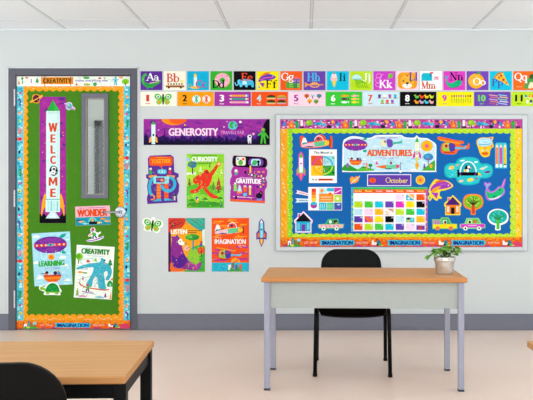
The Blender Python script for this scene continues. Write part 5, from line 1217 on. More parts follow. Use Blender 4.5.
# plane
a = plate('paper_cutout', 'orange-edged aeroplane cutout at the top left of the board', 'cutout', Art.smooth([(300, 137.4), (302, 135.8), (304.6, 137.4), (306.6, 141.6), (314.6, 141), (316.4, 136.2), (320.6, 134.4), (325, 136.6), (326.4, 139.6), (330, 139.4), (330.6, 136.2), (332, 136.4), (332.6, 142), (332.2, 148), (330.4, 147.6), (329.4, 145.4), (320, 147.4), (311, 148.2), (301.4, 147.2), (300, 143)]), '#e8542a', **BC); a.part('picture')
plane(a, 301.2, 145.4, .93); a.flush()
def rocket(a, x, y0, y1, w_, c, tip, fin, flame):
    h = y1-y0
    a.poly([(x-w_, y0+h*.2), (x+w_, y0+h*.2), (x+w_*.95, y0+h*.74), (x-w_*.95, y0+h*.74)], c).poly([(x-w_, y0+h*.2), (x+w_, y0+h*.2), (x, y0)], tip)
    for g in (-1, 1): a.poly([(x+g*w_, y0+h*.5), (x+g*w_*2.1, y0+h*.66), (x+g*w_*2.1, y0+h*.82), (x+g*w_*.9, y0+h*.74)], fin)
    a.poly([(x-w_*.8, y0+h*.76), (x+w_*.8, y0+h*.76), (x, y0+h)], flame)
    return a
a = plate('paper_cutout', 'slim magenta-edged rocket cutout left of the pie-chart sheet', 'cutout', [(301, 151.4), (303.6, 154.4), (303.8, 167), (306, 171), (305.6, 175.6), (303.8, 175.4), (301, 181.4), (298.2, 175.4), (296.4, 175.6), (296, 171), (298.2, 167), (298.4, 154.4)], '#d83ab0', **BC); a.part('picture')
rocket(a, 301, 152.2, 179.8, 1.9, '#e4f0f4', '#5ac03a', '#7ac03a', '#f08a2a'); a.ell(301, 163.6, .8, .8, '#2a3a5a', n=8).flush()

a = Art('season_sheet', 'white sheet with a four-coloured season circle, headed This Month Is', 'sheet', (309, 149.4, 336.8, 183), **BC); sheet(a, col='#f8faf6'); a.part('picture')
a.rect(311, 155.6, 322.9, 165.6, '#e8571f').rect(322.9, 155.6, 334.8, 165.6, '#9fdbe6').rect(311, 165.6, 322.9, 175.8, '#f8c51e').rect(322.9, 165.6, 334.8, 175.8, '#1fa033')
for q0, c in ((180, '#d04a9c'), (270, '#35b4cc'), (90, '#f2a81c'), (0, '#a8d83a')): a.arc(322.9, 165.6, 9.6, 8.6, q0, q0+90, 1.5, c)
for k in range(12):
    an = 2*PI*(k+.5)/12; a.line([(322.9+3*math.cos(an), 165.6+2.8*math.sin(an)), (322.9+8*math.cos(an), 165.6+7*math.sin(an))], .4, ('#7a5a8a', '#c8643a', '#f8f0d8')[k % 3])
a.ell(333.2, 158, 1.2, 1, '#5ac04a', n=10).ell(333.2, 172.8, 1, 1, '#0f3a1a', n=10)
a.rect(318.4, 178.6, 332.8, 180.6, '#e2501f')
a.part('lettering').text('This Month Is', 313.8, 151.4, 332.4, 153.8, '#3a3a3a', .02).text('It is', 312.4, 178.5, 317.4, 180.4, '#3a3a3a', .02).dashes(320, 331, 179.6, .7, '#8a2a1a').flush()

a = Art('weather_sheet', 'white weather chart sheet with coloured squares, lower left on the board', 'sheet', (308.2, 187, 342, 210.4), d=BP+.001, t=.001); sheet(a, col='#f4f6f6'); a.part('picture')
for i, c in enumerate(('#e2402a', '#ee7a24', '#f5a524', '#f8cf2a')): a.rect(311.6, 188.6+3.2*i, 316, 191.8+3.2*i, c)
a.ell(313.8, 205, 3.4, 3.4, '#b03aa0', n=20).ell(313.8, 205, 3.4, 3.4, '#2fb6d0', 180, 360)
a.rect(319, 188, 327, 195, '#bfe4f0').ell(322, 190.6, 1.8, 1.8, '#f59a1c', n=14).rect(327, 188, 334, 191.4, '#2fb6d6').rect(319, 193.6, 333.6, 202, '#f29222').ell(330, 193.8, 1.7, 1.5, '#ee6a1c', n=12).rect(334.2, 187.8, 341.6, 194.4, '#c82fa8').line([(335, 193), (341, 190)], .8, '#f4e0f0').rect(334.2, 194.8, 341.6, 202, '#b8e04a').ell(337.6, 198.6, 1.8, 1.5, '#f2f6c8', n=12)
a.rect(319, 202.6, 326.4, 209.8, '#28bcd0').rect(326.8, 202.6, 333.8, 209.8, '#4ac88a').rect(334.2, 202.6, 341.6, 209.8, '#3a5ab0').ell(338.6, 204.6, 1.6, 1, '#a8c8f0', n=10).rect(334.2, 208, 341.6, 209.8, '#6a4ab0')
for i in range(3): a.line([(320.4+2*i, 204), (320+2*i, 208.6)], .5, '#d8f4f6').line([(328+2*i, 204), (328+2*i, 208.6)], .5, '#c8f4d8')
a.part('lettering').dashes(321, 332, 197, 1, '#f8d8a8').dashes(321, 332, 199.6, .8, '#f8d8a8', seed=4).flush()
for lab, p, c, c2, dd in (('pale pink pointed label strip beside the weather sheet', [(296.6, 190), (312, 194.2), (311.4, 196.6), (295.6, 193.4), (297.4, 192)], '#f6dfe8', '#b85a7a', 2.6),
                      ('pale blue pointed label strip under the pink one beside the weather sheet', [(295.4, 198.2), (311.8, 198.8), (311.8, 202), (295.4, 202.6), (297, 200.4)], '#cfeaf4', '#3a7a9a', 0)):
    a = plate('label_strip', lab, 'label', p, c, d=BP+.0002, t=.0006, part='strip'); a.part('lettering')
    if dd: a.dashes(299, 308, 192.4, .7, c2, 14)
    else: a.dashes(298.6, 308.4, 200.5, .8, c2)
    a.flush()

# houses and trees
def house(label, x0, y0, x1, y1, edge, roof, wall, door_c, win, chim, d_=BP):
    w_ = x1-x0; h = y1-y0; m_ = (x0+x1)/2; ry = y0+h*.46
    a = plate('paper_cutout', label, 'cutout', [(m_, y0), (m_+w_*.16, y0+h*.13), (x1, ry-.6), (x1-w_*.02, ry+2), (x1-w_*.07, ry+2.6), (x1-w_*.07, y1), (x0+w_*.07, y1), (x0+w_*.07, ry+2.6), (x0+w_*.02, ry+2), (x0, ry-.6), (x0+w_*.2, y0+h*.26), (x0+w_*.2, y0+h*.1), (x0+w_*.34, y0+h*.1), (x0+w_*.36, y0+h*.13)], edge, **BC); a.part('picture')
    a.rect(x0+w_*.23, y0+h*.14, x0+w_*.33, y0+h*.34, chim).rect(x0+w_*.13, ry, x1-w_*.13, y1-h*.06, wall).poly([(m_, y0+h*.09), (x1-w_*.06, ry+.6), (x0+w_*.06, ry+.6)], roof)
    a.rect(m_-w_*.1, y0+h*.62, m_+w_*.1, y1-h*.06, door_c)
    for g in (-1, 1): a.rect(m_+g*w_*.26-w_*.06, y0+h*.56, m_+g*w_*.26+w_*.06, y0+h*.86, win).line([(m_+g*w_*.26, y0+h*.56), (m_+g*w_*.26, y0+h*.86)], .35, wall)
    a.flush()
house('turquoise house cutout with black roof, lower left of the board', 294, 211, 312.8, 232.6, '#f4dcee', '#10101a', '#22a7cc', '#7a3aa8', '#7cd6e2', '#c03a9a')
house('orange house cutout with purple roof, yellow-edged, right of the calendar', 444, 195, 461.6, 215.2, '#ecd83a', '#4a1f6a', '#ec7a1c', '#15101a', '#f4ead8', '#d85aa0')
def tree(label, pts, edge, crown, cx, cy, rx, ry, c2, trunk, br, y1, tw):
    a = plate('paper_cutout', label, 'cutout', pts, edge, **BC); a.part('picture')
    a.ell(cx, cy, rx, ry, crown, n=28)
    R = random.Random(int(cx))
    for i in range(22):
        q, r_ = R.uniform(0, 6.28), R.uniform(.3, .85); a.ell(cx+rx*r_*math.cos(q), cy+ry*r_*math.sin(q), .9, .7, c2, n=8)
    for an in (-150, -120, -90, -60, -30, -165, -15):
        q = math.radians(an); a.line([(cx, cy+ry*.55), (cx+rx*.4*math.cos(q), cy+ry*.2+ry*.5*math.sin(q)), (cx+rx*.75*math.cos(q), cy+ry*.75*math.sin(q))], .9, br, .4)
    a.rect(cx-tw, cy+ry*.45, cx+tw, y1, trunk).flush()
tree('round green tree cutout with red trunk, orange-edged, beside the orange house', Art.smooth([(463, 202), (464.6, 196.4), (469, 194.2), (477, 194.2), (481.6, 196.4), (483.4, 202), (481.6, 207.4), (477, 209.6), (475.6, 211.4), (475.4, 214.6), (471, 214.6), (470.8, 211.4), (469, 209.4), (464.8, 207.4)]), '#ee8a24', '#6fb82a', 473.2, 202, 8.8, 6.6, '#b8dc4a', '#d8402a', '#3a2a1a', 213.8, 1.6)
tree('round turquoise tree cutout with green trunk, white-edged, lower right of the board', Art.smooth([(487.4, 217), (489, 212.4), (493, 209.6), (498, 208.8), (503.6, 210), (507.6, 213.4), (508.6, 218), (506.8, 222.4), (502.6, 224.6), (500.6, 225.6), (500.4, 230), (495.4, 230), (495.2, 225.6), (492.4, 224.4), (488.8, 221.6)]), '#eef6f4', '#17b0a2', 498, 216.8, 9.2, 6.8, '#5ad0c0', '#4cc02a', '#2a8a3a', 229.2, 1.5)
# vehicles
def vehicle(label, x, y, edge, roof, body, wheel, hub, kind):
    P = lambda q: [(x+u, y+v) for u, v in q]
    if kind == 'car': o = [(0, -6), (4.6, -6.6), (6.8, -12), (18.8, -12), (21.6, -6.8), (25.4, -5.8), (25.6, -2), (22.4, -1.6), (21, .4), (17.6, .4), (16.4, -1.2), (8.6, -1.2), (7.2, .4), (4.2, .4), (2.8, -1.6), (0, -2)]
    elif kind == 'open': o = [(0, -6), (7.4, -6.6), (10.2, -11.2), (20.4, -11.4), (20.6, -6.6), (26.4, -6.4), (25.4, -2), (21.4, -1.6), (20.2, .4), (17, .4), (15.8, -1.2), (8.4, -1.2), (7, .4), (4, .4), (2.8, -1.6), (.2, -2)]
    else: o = [(0, -10.8), (8.4, -10.6), (8.8, -12.6), (16.4, -12.6), (19.4, -6.6), (25, -6), (25.2, -1.4), (21.6, -1), (20.2, .4), (17.4, .4), (16.2, -1), (8, -1), (6.8, .4), (4, .4), (2.8, -1), (.2, -1)]
    a = plate('paper_cutout', label, 'cutout', P(o), edge, **BC); a.part('picture')
    if kind == 'car':
        a.poly(P([(5.6, -6.6), (7.6, -11.2), (18, -11.2), (20.2, -6.6)]), roof).poly(P([(7, -6.8), (8.6, -10.2), (12.4, -10.2), (12.4, -6.8)]), '#cfe8a8').ell(x+10, y-8, 1.2, 1.5, '#1a1a2a', n=12).rect(x+13, y-10.2, x+17, y-6.8, '#6a9a3a').ell(x+15.4, y-8, 1.2, 1.4, '#e8602a', n=12)
        a.poly(P([(.8, -6), (24.8, -6), (24.8, -2.4), (.8, -2.4)]), body).rect(x+8, y-5, x+17, y-4, '#f0a8dc')
    elif kind == 'open':
        a.poly(P([(8.4, -6.4), (11, -10.4), (19.6, -10.6), (19.6, -6.4)]), roof).ell(x+12.4, y-8.4, 1.5, 1.7, '#e8f0f0', n=12).ell(x+17.6, y-8.2, 1.6, 1.8, '#1a1420', n=12).ell(x+18.2, y-7.2, .9, .9, '#e8a03a', n=8)
        a.poly(P([(.8, -5.6), (25.4, -5.8), (24.6, -2.4), (.8, -2.4)]), body)
        for i in range(5): a.line(P([(3+4*i, -5), (5+4*i, -3)]), .7, '#d85a7a')
    else:
        a.rect(x+1, y-9.8, x+8.4, y-5.8, '#a87ab0')
        for i in range(3): a.line(P([(2.2+2.4*i, -9.8), (2.2+2.4*i, -5.8)]), .5, '#d0a8d4')
        a.poly(P([(9.4, -5.8), (9.4, -11.6), (15.8, -11.6), (18.4, -5.8)]), roof).rect(x+10.6, y-10, x+14.6, y-6.4, '#bfe6c8').ell(x+13, y-7.8, 1.2, 1.4, '#2a1a1a', n=10).ell(x+13, y-6.2, 1.4, .8, '#ee7a2a', n=10)
        a.rect(x+.8, y-5.8, x+24.4, y-1.8, body)
    for wx_ in ((5.6, 19.3) if kind == 'car' else (5.5, 18.6)): a.ell(x+wx_, y-1.7, 2, 2, wheel, n=18).ell(x+wx_, y-1.7, .95, .95, hub, n=12)
    a.flush()
vehicle('green and pink open car cutout right of the turquoise house', 318, 230.2, '#4fc27a', '#3a8a5a', '#f2b8c4', '#f2f4f0', '#2f8a5a', 'open')
vehicle('green pickup truck cutout with red wheels, right of the calendar corner', 432.2, 230, '#7fd05a', '#3fa86a', '#f2d818', '#e84a4a', '#f08a6a', 'truck')
vehicle('green and magenta car cutout, right of the pickup truck', 459.8, 230, '#8fd896', '#6ec05a', '#d040b8', '#f4f4f4', '#1a1a1a', 'car')

# ADVENTURES poster
o_ = Art.smooth([(343, 142), (346, 138.4), (352, 136.2), (360, 136.8), (366, 138.2), (372, 137.2), (376, 135.2), (390, 134.9), (401, 135), (405, 137.2), (414, 137.6), (416.6, 135.2), (419.6, 137.6), (427, 138.2), (432, 141), (436, 144.4), (436.4, 152), (436.2, 164), (436, 170.6), (434, 172), (402, 171.8), (400.4, 173), (398.6, 171.8), (370, 172), (345, 172), (342.4, 170.4), (342.4, 156)], 3)
a = plate('poster', 'large pale blue die-cut poster reading ADVENTURES in the middle of the board', 'poster', o_, '#f4f8f6', **BC); a.part('picture')
a.poly([(343.6, 143), (347, 139.4), (352, 137.4), (366, 139.2), (373, 138.2), (377, 136.4), (401, 136.2), (405, 138.4), (414, 138.8), (427, 139.4), (434, 143.6), (435.2, 147), (435, 170.8), (343.6, 170.8)], '#c4e6f2')
R = random.Random(8)
for i in range(90):
    x = R.uniform(344, 430); y = R.uniform(140.4, 169); a.rect(x, y, min(x+R.uniform(2, 6), 434.6), y+R.uniform(.5, 1.4), R.choice(('#e0f2f6', '#f6fcfa', '#94d0e6', '#d4eef4', '#a4d8ea')))
a.poly([(362, 139.6), (365, 137.6), (368, 137.4), (366, 140)], '#16a88a').poly([(363, 150), (367, 149.8), (366, 152.4), (363, 152)], '#16a88a')
airship(a, 355.6, 144.8, 11.8, 6, '#7a34a4')
for x in (348, 352, 359, 363): a.line([(x, 149.6), (x+(355.6-x)*.2, 158)], .35, '#f2f8f8')
crew_basket(a, 355.6, 160.4, .7)
a.blob([(343.8, 170.7), (344, 165.6), (348, 164.4), (353, 167), (358, 169), (363, 166.4), (369, 168), (373, 170.7)], '#2f9e2f').blob([(356, 170.6), (362, 168), (370, 168.8), (372, 170.6)], '#5ac03a').rect(370, 166, 370.8, 169.4, '#5a3a1a').ell(370.4, 165.4, 2, 1.7, '#2f8a3a', n=14).rect(366, 162.6, 367.4, 169, '#f08a4a').ell(347.6, 165.4, 1.4, 2.4, '#8a6aa0', n=12).ell(364, 164, .9, .9, '#e86a9a', n=8)
# helicopter, plane, rocket, sun, tree on it
a.ell(383.6, 143, 2.8, 3.2, '#f3e6a8', n=16).ell(385, 141.6, 1.2, 1.3, '#8a6a8a', n=10).blob([(386.6, 140), (390.6, 139.2), (393, 142), (392.4, 146.4), (388, 147)], '#6a4ab4').poly([(392.4, 142.4), (400, 141.4), (402.2, 139.4), (402, 143), (392.4, 144.6)], '#3fb89a').line([(381, 147.8), (392, 148.2)], .6, '#8fb0b8').line([(380, 138.4), (398, 137.8)], .7, '#b8a0d4')
a.poly([(375, 166.6), (385.6, 165), (390, 165), (396, 164.4), (399.6, 164.6), (399.8, 167.4), (396, 168.8), (384, 168.4)], '#6fcfa0').poly([(375, 166.6), (385.8, 165), (386, 168.2), (383, 168.4)], '#ee6a1c').ell(397.6, 166.4, 1.9, 1.7, '#e8408a', n=14).poly([(375.6, 164.6), (376, 160.6), (379, 164.4)], '#f2589a').arc(391.4, 164.6, 4.2, 4.2, 180, 360, .6, '#7fd8b4').ell(391, 163, 1.3, 1.5, '#8a4a8a', n=12).line([(400.4, 162), (400.6, 170)], .6, '#5a6a7a').poly([(384, 168.3), (392, 168.3), (391, 169.2), (386, 169.2)], '#3a4a6a')
rocket(a, 417, 136.6, 164, 1.9, '#f4f2cc', '#4aae2a', '#e03a9a', '#e8d83a'); a.ell(417, 153, 1.5, 1.6, '#4a4a4a', n=12).ell(417, 153, .9, 1, '#f0f0f0', n=10).blob([(415.4, 163.6), (417, 162.6), (418.8, 163.6), (418.4, 167.4), (417, 169.8), (415.6, 167.4)], '#f3b82a').ell(417, 165.4, .7, 1, '#e0702a', n=8)
a.ell(426.8, 146, 5.8, 5.6, '#f8b51c', n=26).flower(426.8, 146, 3.6, '#f08a1c', 8).ell(426.8, 146, 1.5, 1.5, '#e84a9a', n=12)
a.poly([(421, 170.6), (427, 166), (431, 162.6), (435, 160), (435, 170.7)], '#3fae2f').ell(428.2, 157, 5, 3.6, '#2e8ac0', n=22).ell(427, 156.4, 2.4, 1.8, '#4aa4d2', n=14).rect(427.8, 158.6, 428.7, 164.6, '#b03a9a').line([(428.2, 160), (426, 157.6)], .4, '#b03a9a').line([(428.2, 160), (430.4, 157.6)], .4, '#b03a9a').pine(424.4, 163, 168.4, 3, '#7a4a9a').ell(431, 166, 1.5, 2, '#f0a83a', n=12)
a.part('lettering').text('ADVENTURES', 366.8, 149.6, 412, 156.2, '#ea5f12', .05).dashes(379, 399, 157.7, .7, '#c79ad0').part('caption').dashes(377.4, 385, 137.8, .6, '#b45ab8').part('caption').dashes(389, 397.4, 137.8, .6, '#b45ab8').flush()

# heart, month card, sun
a = plate('paper_cutout', 'small orange heart cutout with an arrow, under the ADVENTURES poster', 'cutout', Art.smooth([(350.2, 181.6), (350, 178), (352.4, 176.4), (354.4, 177.6), (356.4, 176), (359, 177), (360.2, 175.6), (359, 178.6), (358.4, 181), (355.4, 183), (352.6, 183.4), (351.2, 184.2), (350.6, 183.4)]), '#f08a22', **BC); a.part('picture')
a.blob([(351, 180), (352.6, 177.4), (354.6, 178.6), (357, 177), (357.8, 179.6), (354.6, 182.6)], '#f7b03a').line([(350.8, 183.6), (355, 180), (360, 175.8)], .7, '#bfe0ea').flush()
a = Art('month_card', 'purple card reading October with a pumpkin, white-edged, above the calendar', 'card', (367.2, 174.2, 411.2, 186), **BC); sheet(a, col='#e9e4f4'); a.part('picture')
a.rect(368, 175, 410.4, 185.2, '#643da8').ell(372.6, 180.4, 3.4, 2.8, '#ee5a1c', n=20).ell(372.6, 180.4, 1.3, 2.7, '#e0461a', n=14).rect(372.2, 176.8, 373, 178, '#3a7a2a')
a.part('lettering').serif('O', 385.6, 183, 5.6, '#e8c86a', .95).text('ctober', 390.6, 178, 408, 183.1, '#e8c86a', .02).flush()
a = plate('paper_cutout', 'small round sun cutout right of the October card', 'cutout', Art.epts(420.4, 180, 4.6, 4.6, n=28), '#f6dc6a', **BC); a.part('picture')
a.ell(420.4, 180, 3.9, 3.9, '#f7ab1e', n=24).flower(420.4, 180, 2.4, '#f0702a', 8, '#d84a8a').flush()

# calendar
a = Art('calendar', 'October calendar chart of coloured day squares on the blue board', 'calendar', (351.4, 187.2, 427.2, 231.6), **BC); sheet(a, col='#f6f2f8', name='chart'); a.part('picture')
a.rect(351.5, 187.3, 427.1, 189.4, '#2dbb60').rect(351.5, 187.3, 353.4, 231.5, '#1fb4c4').rect(425.5, 189.4, 427.1, 231.5, '#d83aa8').rect(353.4, 189.4, 425.5, 193, '#ea5a17').rect(351.5, 231, 427.1, 231.55, '#8a6ab0')
for i in range(7): a.rect(425.6, 196+5*i, 427, 198+5*i, ('#f0a02a', '#e86ac0', '#f2d83a')[i % 3]); a.rect(351.6, 196+5*i, 353.2, 198+5*i, ('#8fd85a', '#5ac8d8', '#d8d83a')[i % 3])
cxs = [354.2+10.37*i for i in range(7)]; rys = [194.2, 201.4, 208.8, 216.2, 223.8]
a.part('lettering')
for i, s_ in enumerate(('Sunday', 'Monday', 'Tuesday', 'Wednesday', 'Thursday', 'Friday', 'Saturday')): a.text(s_, cxs[i]+.6, 190.2, cxs[i]+7.8, 192.2, ('#f8d87a', '#f8e06a', '#f8c8d8', '#fbeef2', '#f8d87a', '#fbf2e2', '#f8c85a')[i], .025)
DAY = [[None]*4 + ['#f6dcf0', 'A', '#ea5a17'], ['#bcdc1e', '#45c63a', '#14c4dc', '#6a40b0', '#e034bc', '#fbe00e', '#08080a'],
       ['#bfe4f2', '#f6d6ec', '#f8b818', 'B', '#c0e02a', '#4ac83e', '#14c4dc'], ['#5a38a4', 'C', '#fbdc12', '#08080a', '#c8e8f2', 'D', '#f8b818'],
       ['#ea5216', '#b8dc22', '#4ac83e', '#14c4dc', '#6440ac', '#f6d8ee', 'E']]
n = 0
for r_ in range(5):
    for c_ in range(7):
        k = DAY[r_][c_]
        if k is None: continue
        n += 1; x, y = cxs[c_], rys[r_]; X, Y = x+8.3, y+6.1
        a.part('day_square'); base = {'A': '#f2d8b0', 'B': '#f6f2ea', 'C': '#ee6a2a', 'D': '#2fbcc4', 'E': '#6a40b0'}.get(k, k)
        a.rect(x, y, X, Y, base)
        if k == 'A': a.poly([(x, y), (X, Y), (x, Y)], '#22b6cc').poly([(x+3, y), (X, y), (X, y+4)], '#f0a83a').ell(x+2.6, y+4.2, 1.4, 1.1, '#d8f2f4', n=10)
        if k == 'B': a.poly([(x+2, y), (X, y), (X, y+3.4)], '#e0622a').line([(x+.4, y+2.6), (x+3, y+4.4)], .8, '#e8a83a').line([(x, y+5.6), (x+4, y+5.4)], .7, '#e8b05a')
        if k == 'C': a.poly([(x, y+1), (x+4, Y), (x, Y)], '#d83aa0').poly([(x+2, y), (X, y), (X, y+3.6)], '#c83ab0')
        if k == 'D': a.rect(x, y, X, y+1.4, '#e8f0ea').ell(x+2.4, y+2.6, 1.6, 1.3, '#1a2a3a', n=12).ell(x+2.4, y+4.6, 1.5, 1.2, '#f0c23a', n=10).ell(x+6, y+3.4, 1.4, 1, '#8fe0dc', n=10)
        if k == 'E': a.rect(x, y, X, y+1.6, '#e8d8ee').ell(x+4, y+4, 2.2, 1.9, '#c83a2a', n=14)
        s_ = str(n); a.text(s_, X-(1.3 if n < 10 else 2.3), y+.5, X-.4, y+2, '#eef4ee' if k not in ('#f6dcf0', '#c8e8f2', '#bfe4f2', '#f6d6ec', '#f6d8ee') else '#c0aac8', .02)
a.flush()

# helicopter
a = plate('paper_cutout', 'orange-edged helicopter cutout right of the ADVENTURES poster', 'cutout', Art.smooth([(437.6, 138), (438.4, 136.6), (446, 137.8), (455, 140), (463, 141), (463.6, 143.4), (460, 144.2), (461.4, 145.8), (467, 145.4), (468.6, 142.8), (469.6, 145.4), (468.4, 149), (462, 149.2), (458, 150.6), (455.6, 154), (448, 154.2), (442, 153), (440.8, 149), (442, 144), (446, 141.4), (438, 139.6)]), '#ec6220', **BC); a.part('picture')
heli(a, 441.6, 147.8, .93); a.flush()
# yellow mug creature
a = plate('paper_cutout', 'yellow smiling creature cutout wearing a pale blue hat, top right of the board', 'cutout', Art.smooth([(476.6, 143), (477.4, 139.4), (482, 137.4), (488, 137.6), (491, 136.9), (493.6, 137.4), (492.4, 141), (493.8, 146.6), (491.6, 148), (490.2, 151), (489.6, 155.4), (486, 157.2), (482.6, 156.6), (480, 153.4), (478.4, 148.6)]), '#f3c61e', **BC); a.part('picture')
a.blob([(477.6, 142.4), (479.4, 139), (485, 138.2), (491, 139), (491.6, 144), (486, 146.4), (480, 146)], '#a8dcee').arc(485, 142, 4.6, 1.6, 0, 360, .6, '#e8f6fa').line([(479, 144.4), (490.6, 144)], .7, '#4aa0c8').ell(485, 148.4, 1.2, 1.2, '#ee8a3a', n=10).ell(482.4, 150.6, .9, 1, '#f8f4ea', n=10).ell(487.4, 150.6, .9, 1, '#f8f4ea', n=10).ell(482.4, 150.8, .45, .5, K_, n=8).ell(487.4, 150.8, .45, .5, K_, n=8).ell(485, 153.6, 3.6, 1.9, '#ec7a1c', n=16).line([(482, 153.4), (488, 153.4)], .5, '#a83a1a').ell(491, 138.4, 1, .8, '#c83a8a', n=8).ell(491.4, 146, .9, .8, '#c83a8a', n=8).flush()
# pencils
a = plate('paper_cutout', 'turquoise cutout of three upright pencils at the right of the board', 'cutout', [(495, 144.6), (496.2, 142.8), (498.4, 142.6), (499.8, 142.8), (501, 142.4), (502.2, 142.8), (504.2, 142.6), (506.4, 143), (507, 145), (507, 168.4), (495, 168.4)], '#2cc4d2', **BC); a.part('picture')
for x, c in ((497, '#ea6a2a'), (500.9, '#d02f9c'), (505, '#f2c81c')):
    a.rect(x-1.3, 147.4, x+1.3, 164, c).rect(x-.3, 147.4, x+.4, 164, '#f4b08a' if x < 499 else ('#e868bc' if x < 503 else '#d8a81c')).poly([(x-1.3, 147.4), (x+1.3, 147.4), (x, 143.4)], '#f2e2cc').poly([(x-.5, 145), (x+.5, 145), (x, 143.4)], c).rect(x-1.3, 164, x+1.3, 165.2, '#5a4a2a' if x > 503 else '#d8e4ea').rect(x-1.3, 165.2, x+1.3, 167.4, '#e8f2f6')
a.flush()
# submarine
o_ = Art.smooth([(444.2, 172), (445, 166), (450, 163), (455.4, 163), (458, 159), (464, 157.2), (472, 157), (478, 158.8), (481, 163.2), (487, 163.4), (491.6, 165.6), (493, 170.6), (491.4, 176), (486, 178.6), (481, 178.6), (478.6, 183), (472, 185), (463, 185), (457.4, 182), (455.6, 178), (450, 178.4), (445.6, 176.4)])
a = plate('paper_cutout', 'turquoise undersea cutout with a black submarine, right half of the board', 'cutout', o_, '#17b3bd', **BC); a.part('picture')
a.poly(Art.smooth([(445.4, 171.6), (446.4, 166.6), (452, 164.4), (457, 164), (460, 159.6), (466, 158.2), (474, 158.4), (478.4, 160.8), (481, 164.4), (488, 165), (491.6, 168), (491.4, 174), (487, 177.2), (480.6, 177.4), (477.4, 182), (470, 183.8), (462, 183.4), (457.6, 180), (456, 177), (449, 176.8)]), '#2bc4c8')
R = random.Random(77)
for i in range(26): x = R.uniform(448, 486); y = R.uniform(165, 177); a.line([(x, y), (x+2.4, y)], .4, '#7adcda')
a.ell(468.2, 173, 8.6, 12, '#e6f8f6', 180, 360, n=24).ell(468.2, 173, 7.4, 10.8, '#1fa8b4', 180, 360, n=24)
a.rect(458, 172.2, 478, 175.6, '#0b0a12').poly([(457.2, 169.6), (459, 169.6), (459, 177), (457.2, 177)], '#0b0a12').rect(460, 172.2, 461, 175.6, '#6a4ab0').poly([(474, 175.6), (476, 172.2), (477, 172.2), (475, 175.6)], '#6a4ab0').poly([(478, 172.2), (481, 174), (478, 175.6)], '#f2d81c')
a.ell(467.4, 168.6, 2.6, 3.4, '#14121c', n=16).ell(468.6, 167, 1.3, 1.4, '#f4f2ee', n=12).poly([(469.6, 167), (472, 168), (469.6, 168.6)], '#f2a81c').ell(467.6, 170.6, 1.6, 1.7, '#f2ede2', n=12).ell(464.8, 170.6, 1.2, 1.4, '#f2d03a', n=10)
for x, y, rx, ry, c in ((451.6, 167.6, 2.8, 1.9, '#f0c24a'), (450, 168.6, 1.4, .9, '#f0e0b0'), (482.6, 168.6, 2.6, 1.1, '#f4ddb8'), (487.4, 172, 3, 1.2, '#7a2a8a'), (461, 181, 2.4, 1.2, '#f3c8b0'), (470.4, 179.8, 3.4, 1.7, '#f2d84a'), (476.6, 178.6, 1.4, 1, '#a04ab0'), (462.4, 160.6, 2.4, .8, '#e0f6f6'), (476, 162, 2, .8, '#e0f6f6'), (457.6, 165, 1.5, .8, '#e8a03a'), (480.4, 174.8, 1, .7, '#e8b03a'), (486, 167, 1.8, .8, '#b8e4dc')):
    a.ell(x, y, rx, ry, c, rot=-12, n=16)
a.flush()
# fish
a = plate('paper_cutout', 'purple fish cutout with yellow edge, right of the calendar', 'cutout', Art.smooth([(428.6, 191), (430.4, 185.6), (433.4, 181), (436, 179), (440, 180), (446, 180.4), (451, 183), (453.2, 186), (450, 188.6), (444, 190.6), (440.4, 191.4), (439.6, 195.4), (441.8, 197.6), (440.6, 199), (438.6, 198.4), (437.4, 200.8), (434.6, 199.6), (432.4, 198), (430, 201), (427.8, 197.6), (429.4, 194.4)]), '#f2d42e', **BC); a.part('picture')
a.blob([(430.6, 189), (434, 184.4), (440, 181.4), (447, 182), (451.6, 185.8), (446, 188.4), (439, 189.4), (432, 191.6)], '#a23ab4').blob([(435, 182.6), (440, 179.9), (446, 181.4), (440, 182.4)], '#d8683a').blob([(431.4, 190.8), (435, 187.6), (441, 186), (438, 189.4), (433, 192.4)], '#f09a1e').poly([(431, 192.4), (438.4, 192.8), (436.6, 199), (434.4, 196)], '#a83ab0').ell(448.4, 185.2, .6, .6, W_, n=8).ell(429.8, 198, 1, 1.6, '#4ac07a', n=10).line([(440, 184.4), (446, 184)], .5, '#d070d0').flush()
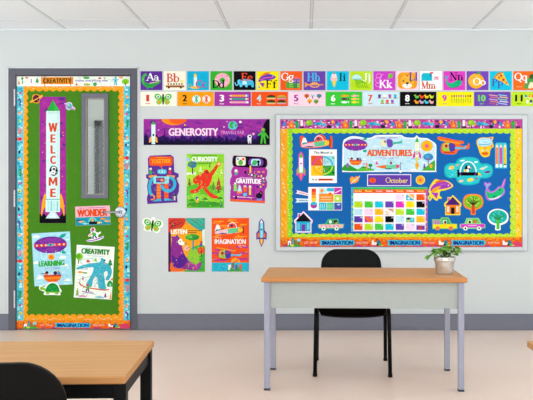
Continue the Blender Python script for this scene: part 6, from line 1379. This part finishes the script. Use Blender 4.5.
# narwhal
a = plate('paper_cutout', 'green narwhal cutout with pink edge and horn, right of the orange house', 'cutout', Art.smooth([(484.2, 184.6), (485, 182), (487.6, 183.4), (489.6, 182.4), (491.4, 184.4), (489, 186.4), (488.4, 188.6), (491.6, 191.4), (495.6, 189.4), (498.4, 186.4), (501.4, 186), (503.6, 180.4), (505.6, 178.6), (504.6, 184.6), (503.8, 187.4), (505.2, 191), (503.6, 195), (498.6, 198.4), (492, 200.6), (487.4, 199.8), (485.6, 196), (485.2, 191.6), (486, 187.6)]), '#b468d4', **BC); a.part('picture')
a.blob([(486.4, 189.6), (488.4, 191.8), (491.8, 193), (496, 191), (500, 187.6), (503.2, 188.4), (503.6, 192), (500.4, 195.4), (494, 198.2), (489, 198.2), (486.8, 195)], '#1fba74').blob([(488, 198.4), (494, 198.2), (500.4, 195.4), (502.6, 194), (498, 198), (492, 199.6)], '#dff2e8').poly([(485, 183), (487.4, 184.4), (489.6, 183.4), (490.4, 184.6), (487.8, 186.4), (487, 189), (486.2, 188), (486.8, 185.6)], '#7ab8dc').line([(502, 186.6), (505, 179.6)], 1.3, '#f07ac0', .4).ell(499.8, 190, .8, .6, K_, n=10).poly([(491.4, 198), (494.6, 195.4), (495.6, 196.6)], '#0f5a4a').flush()

for a in Art.ALL: a.flush()

# ================================================================== LIGHT AND CAMERA
w = bpy.data.worlds.new('World'); S.world = w; w.use_nodes = True
bg = w.node_tree.nodes['Background']
bg.inputs['Color'].default_value = (.89, .965, 1, 1); bg.inputs['Strength'].default_value = 5.0
cam = bpy.data.cameras.new('camera'); co = bpy.data.objects.new('camera', cam); COL.objects.link(co)
co.location = (0, -D, EYE); co.rotation_euler = (PI/2, 0, 0)
cam.sensor_width = 36; cam.sensor_fit = 'HORIZONTAL'; cam.lens = 36*F/533
cam.shift_x = (266.5-VX)/533; cam.shift_y = (VY-200)/533
cam.clip_start = .05
S.camera = co
vs = S.view_settings
vs.view_transform = 'Standard'; vs.look = 'None'; vs.gamma = 1; vs.use_curve_mapping = False; vs.exposure = -0.64
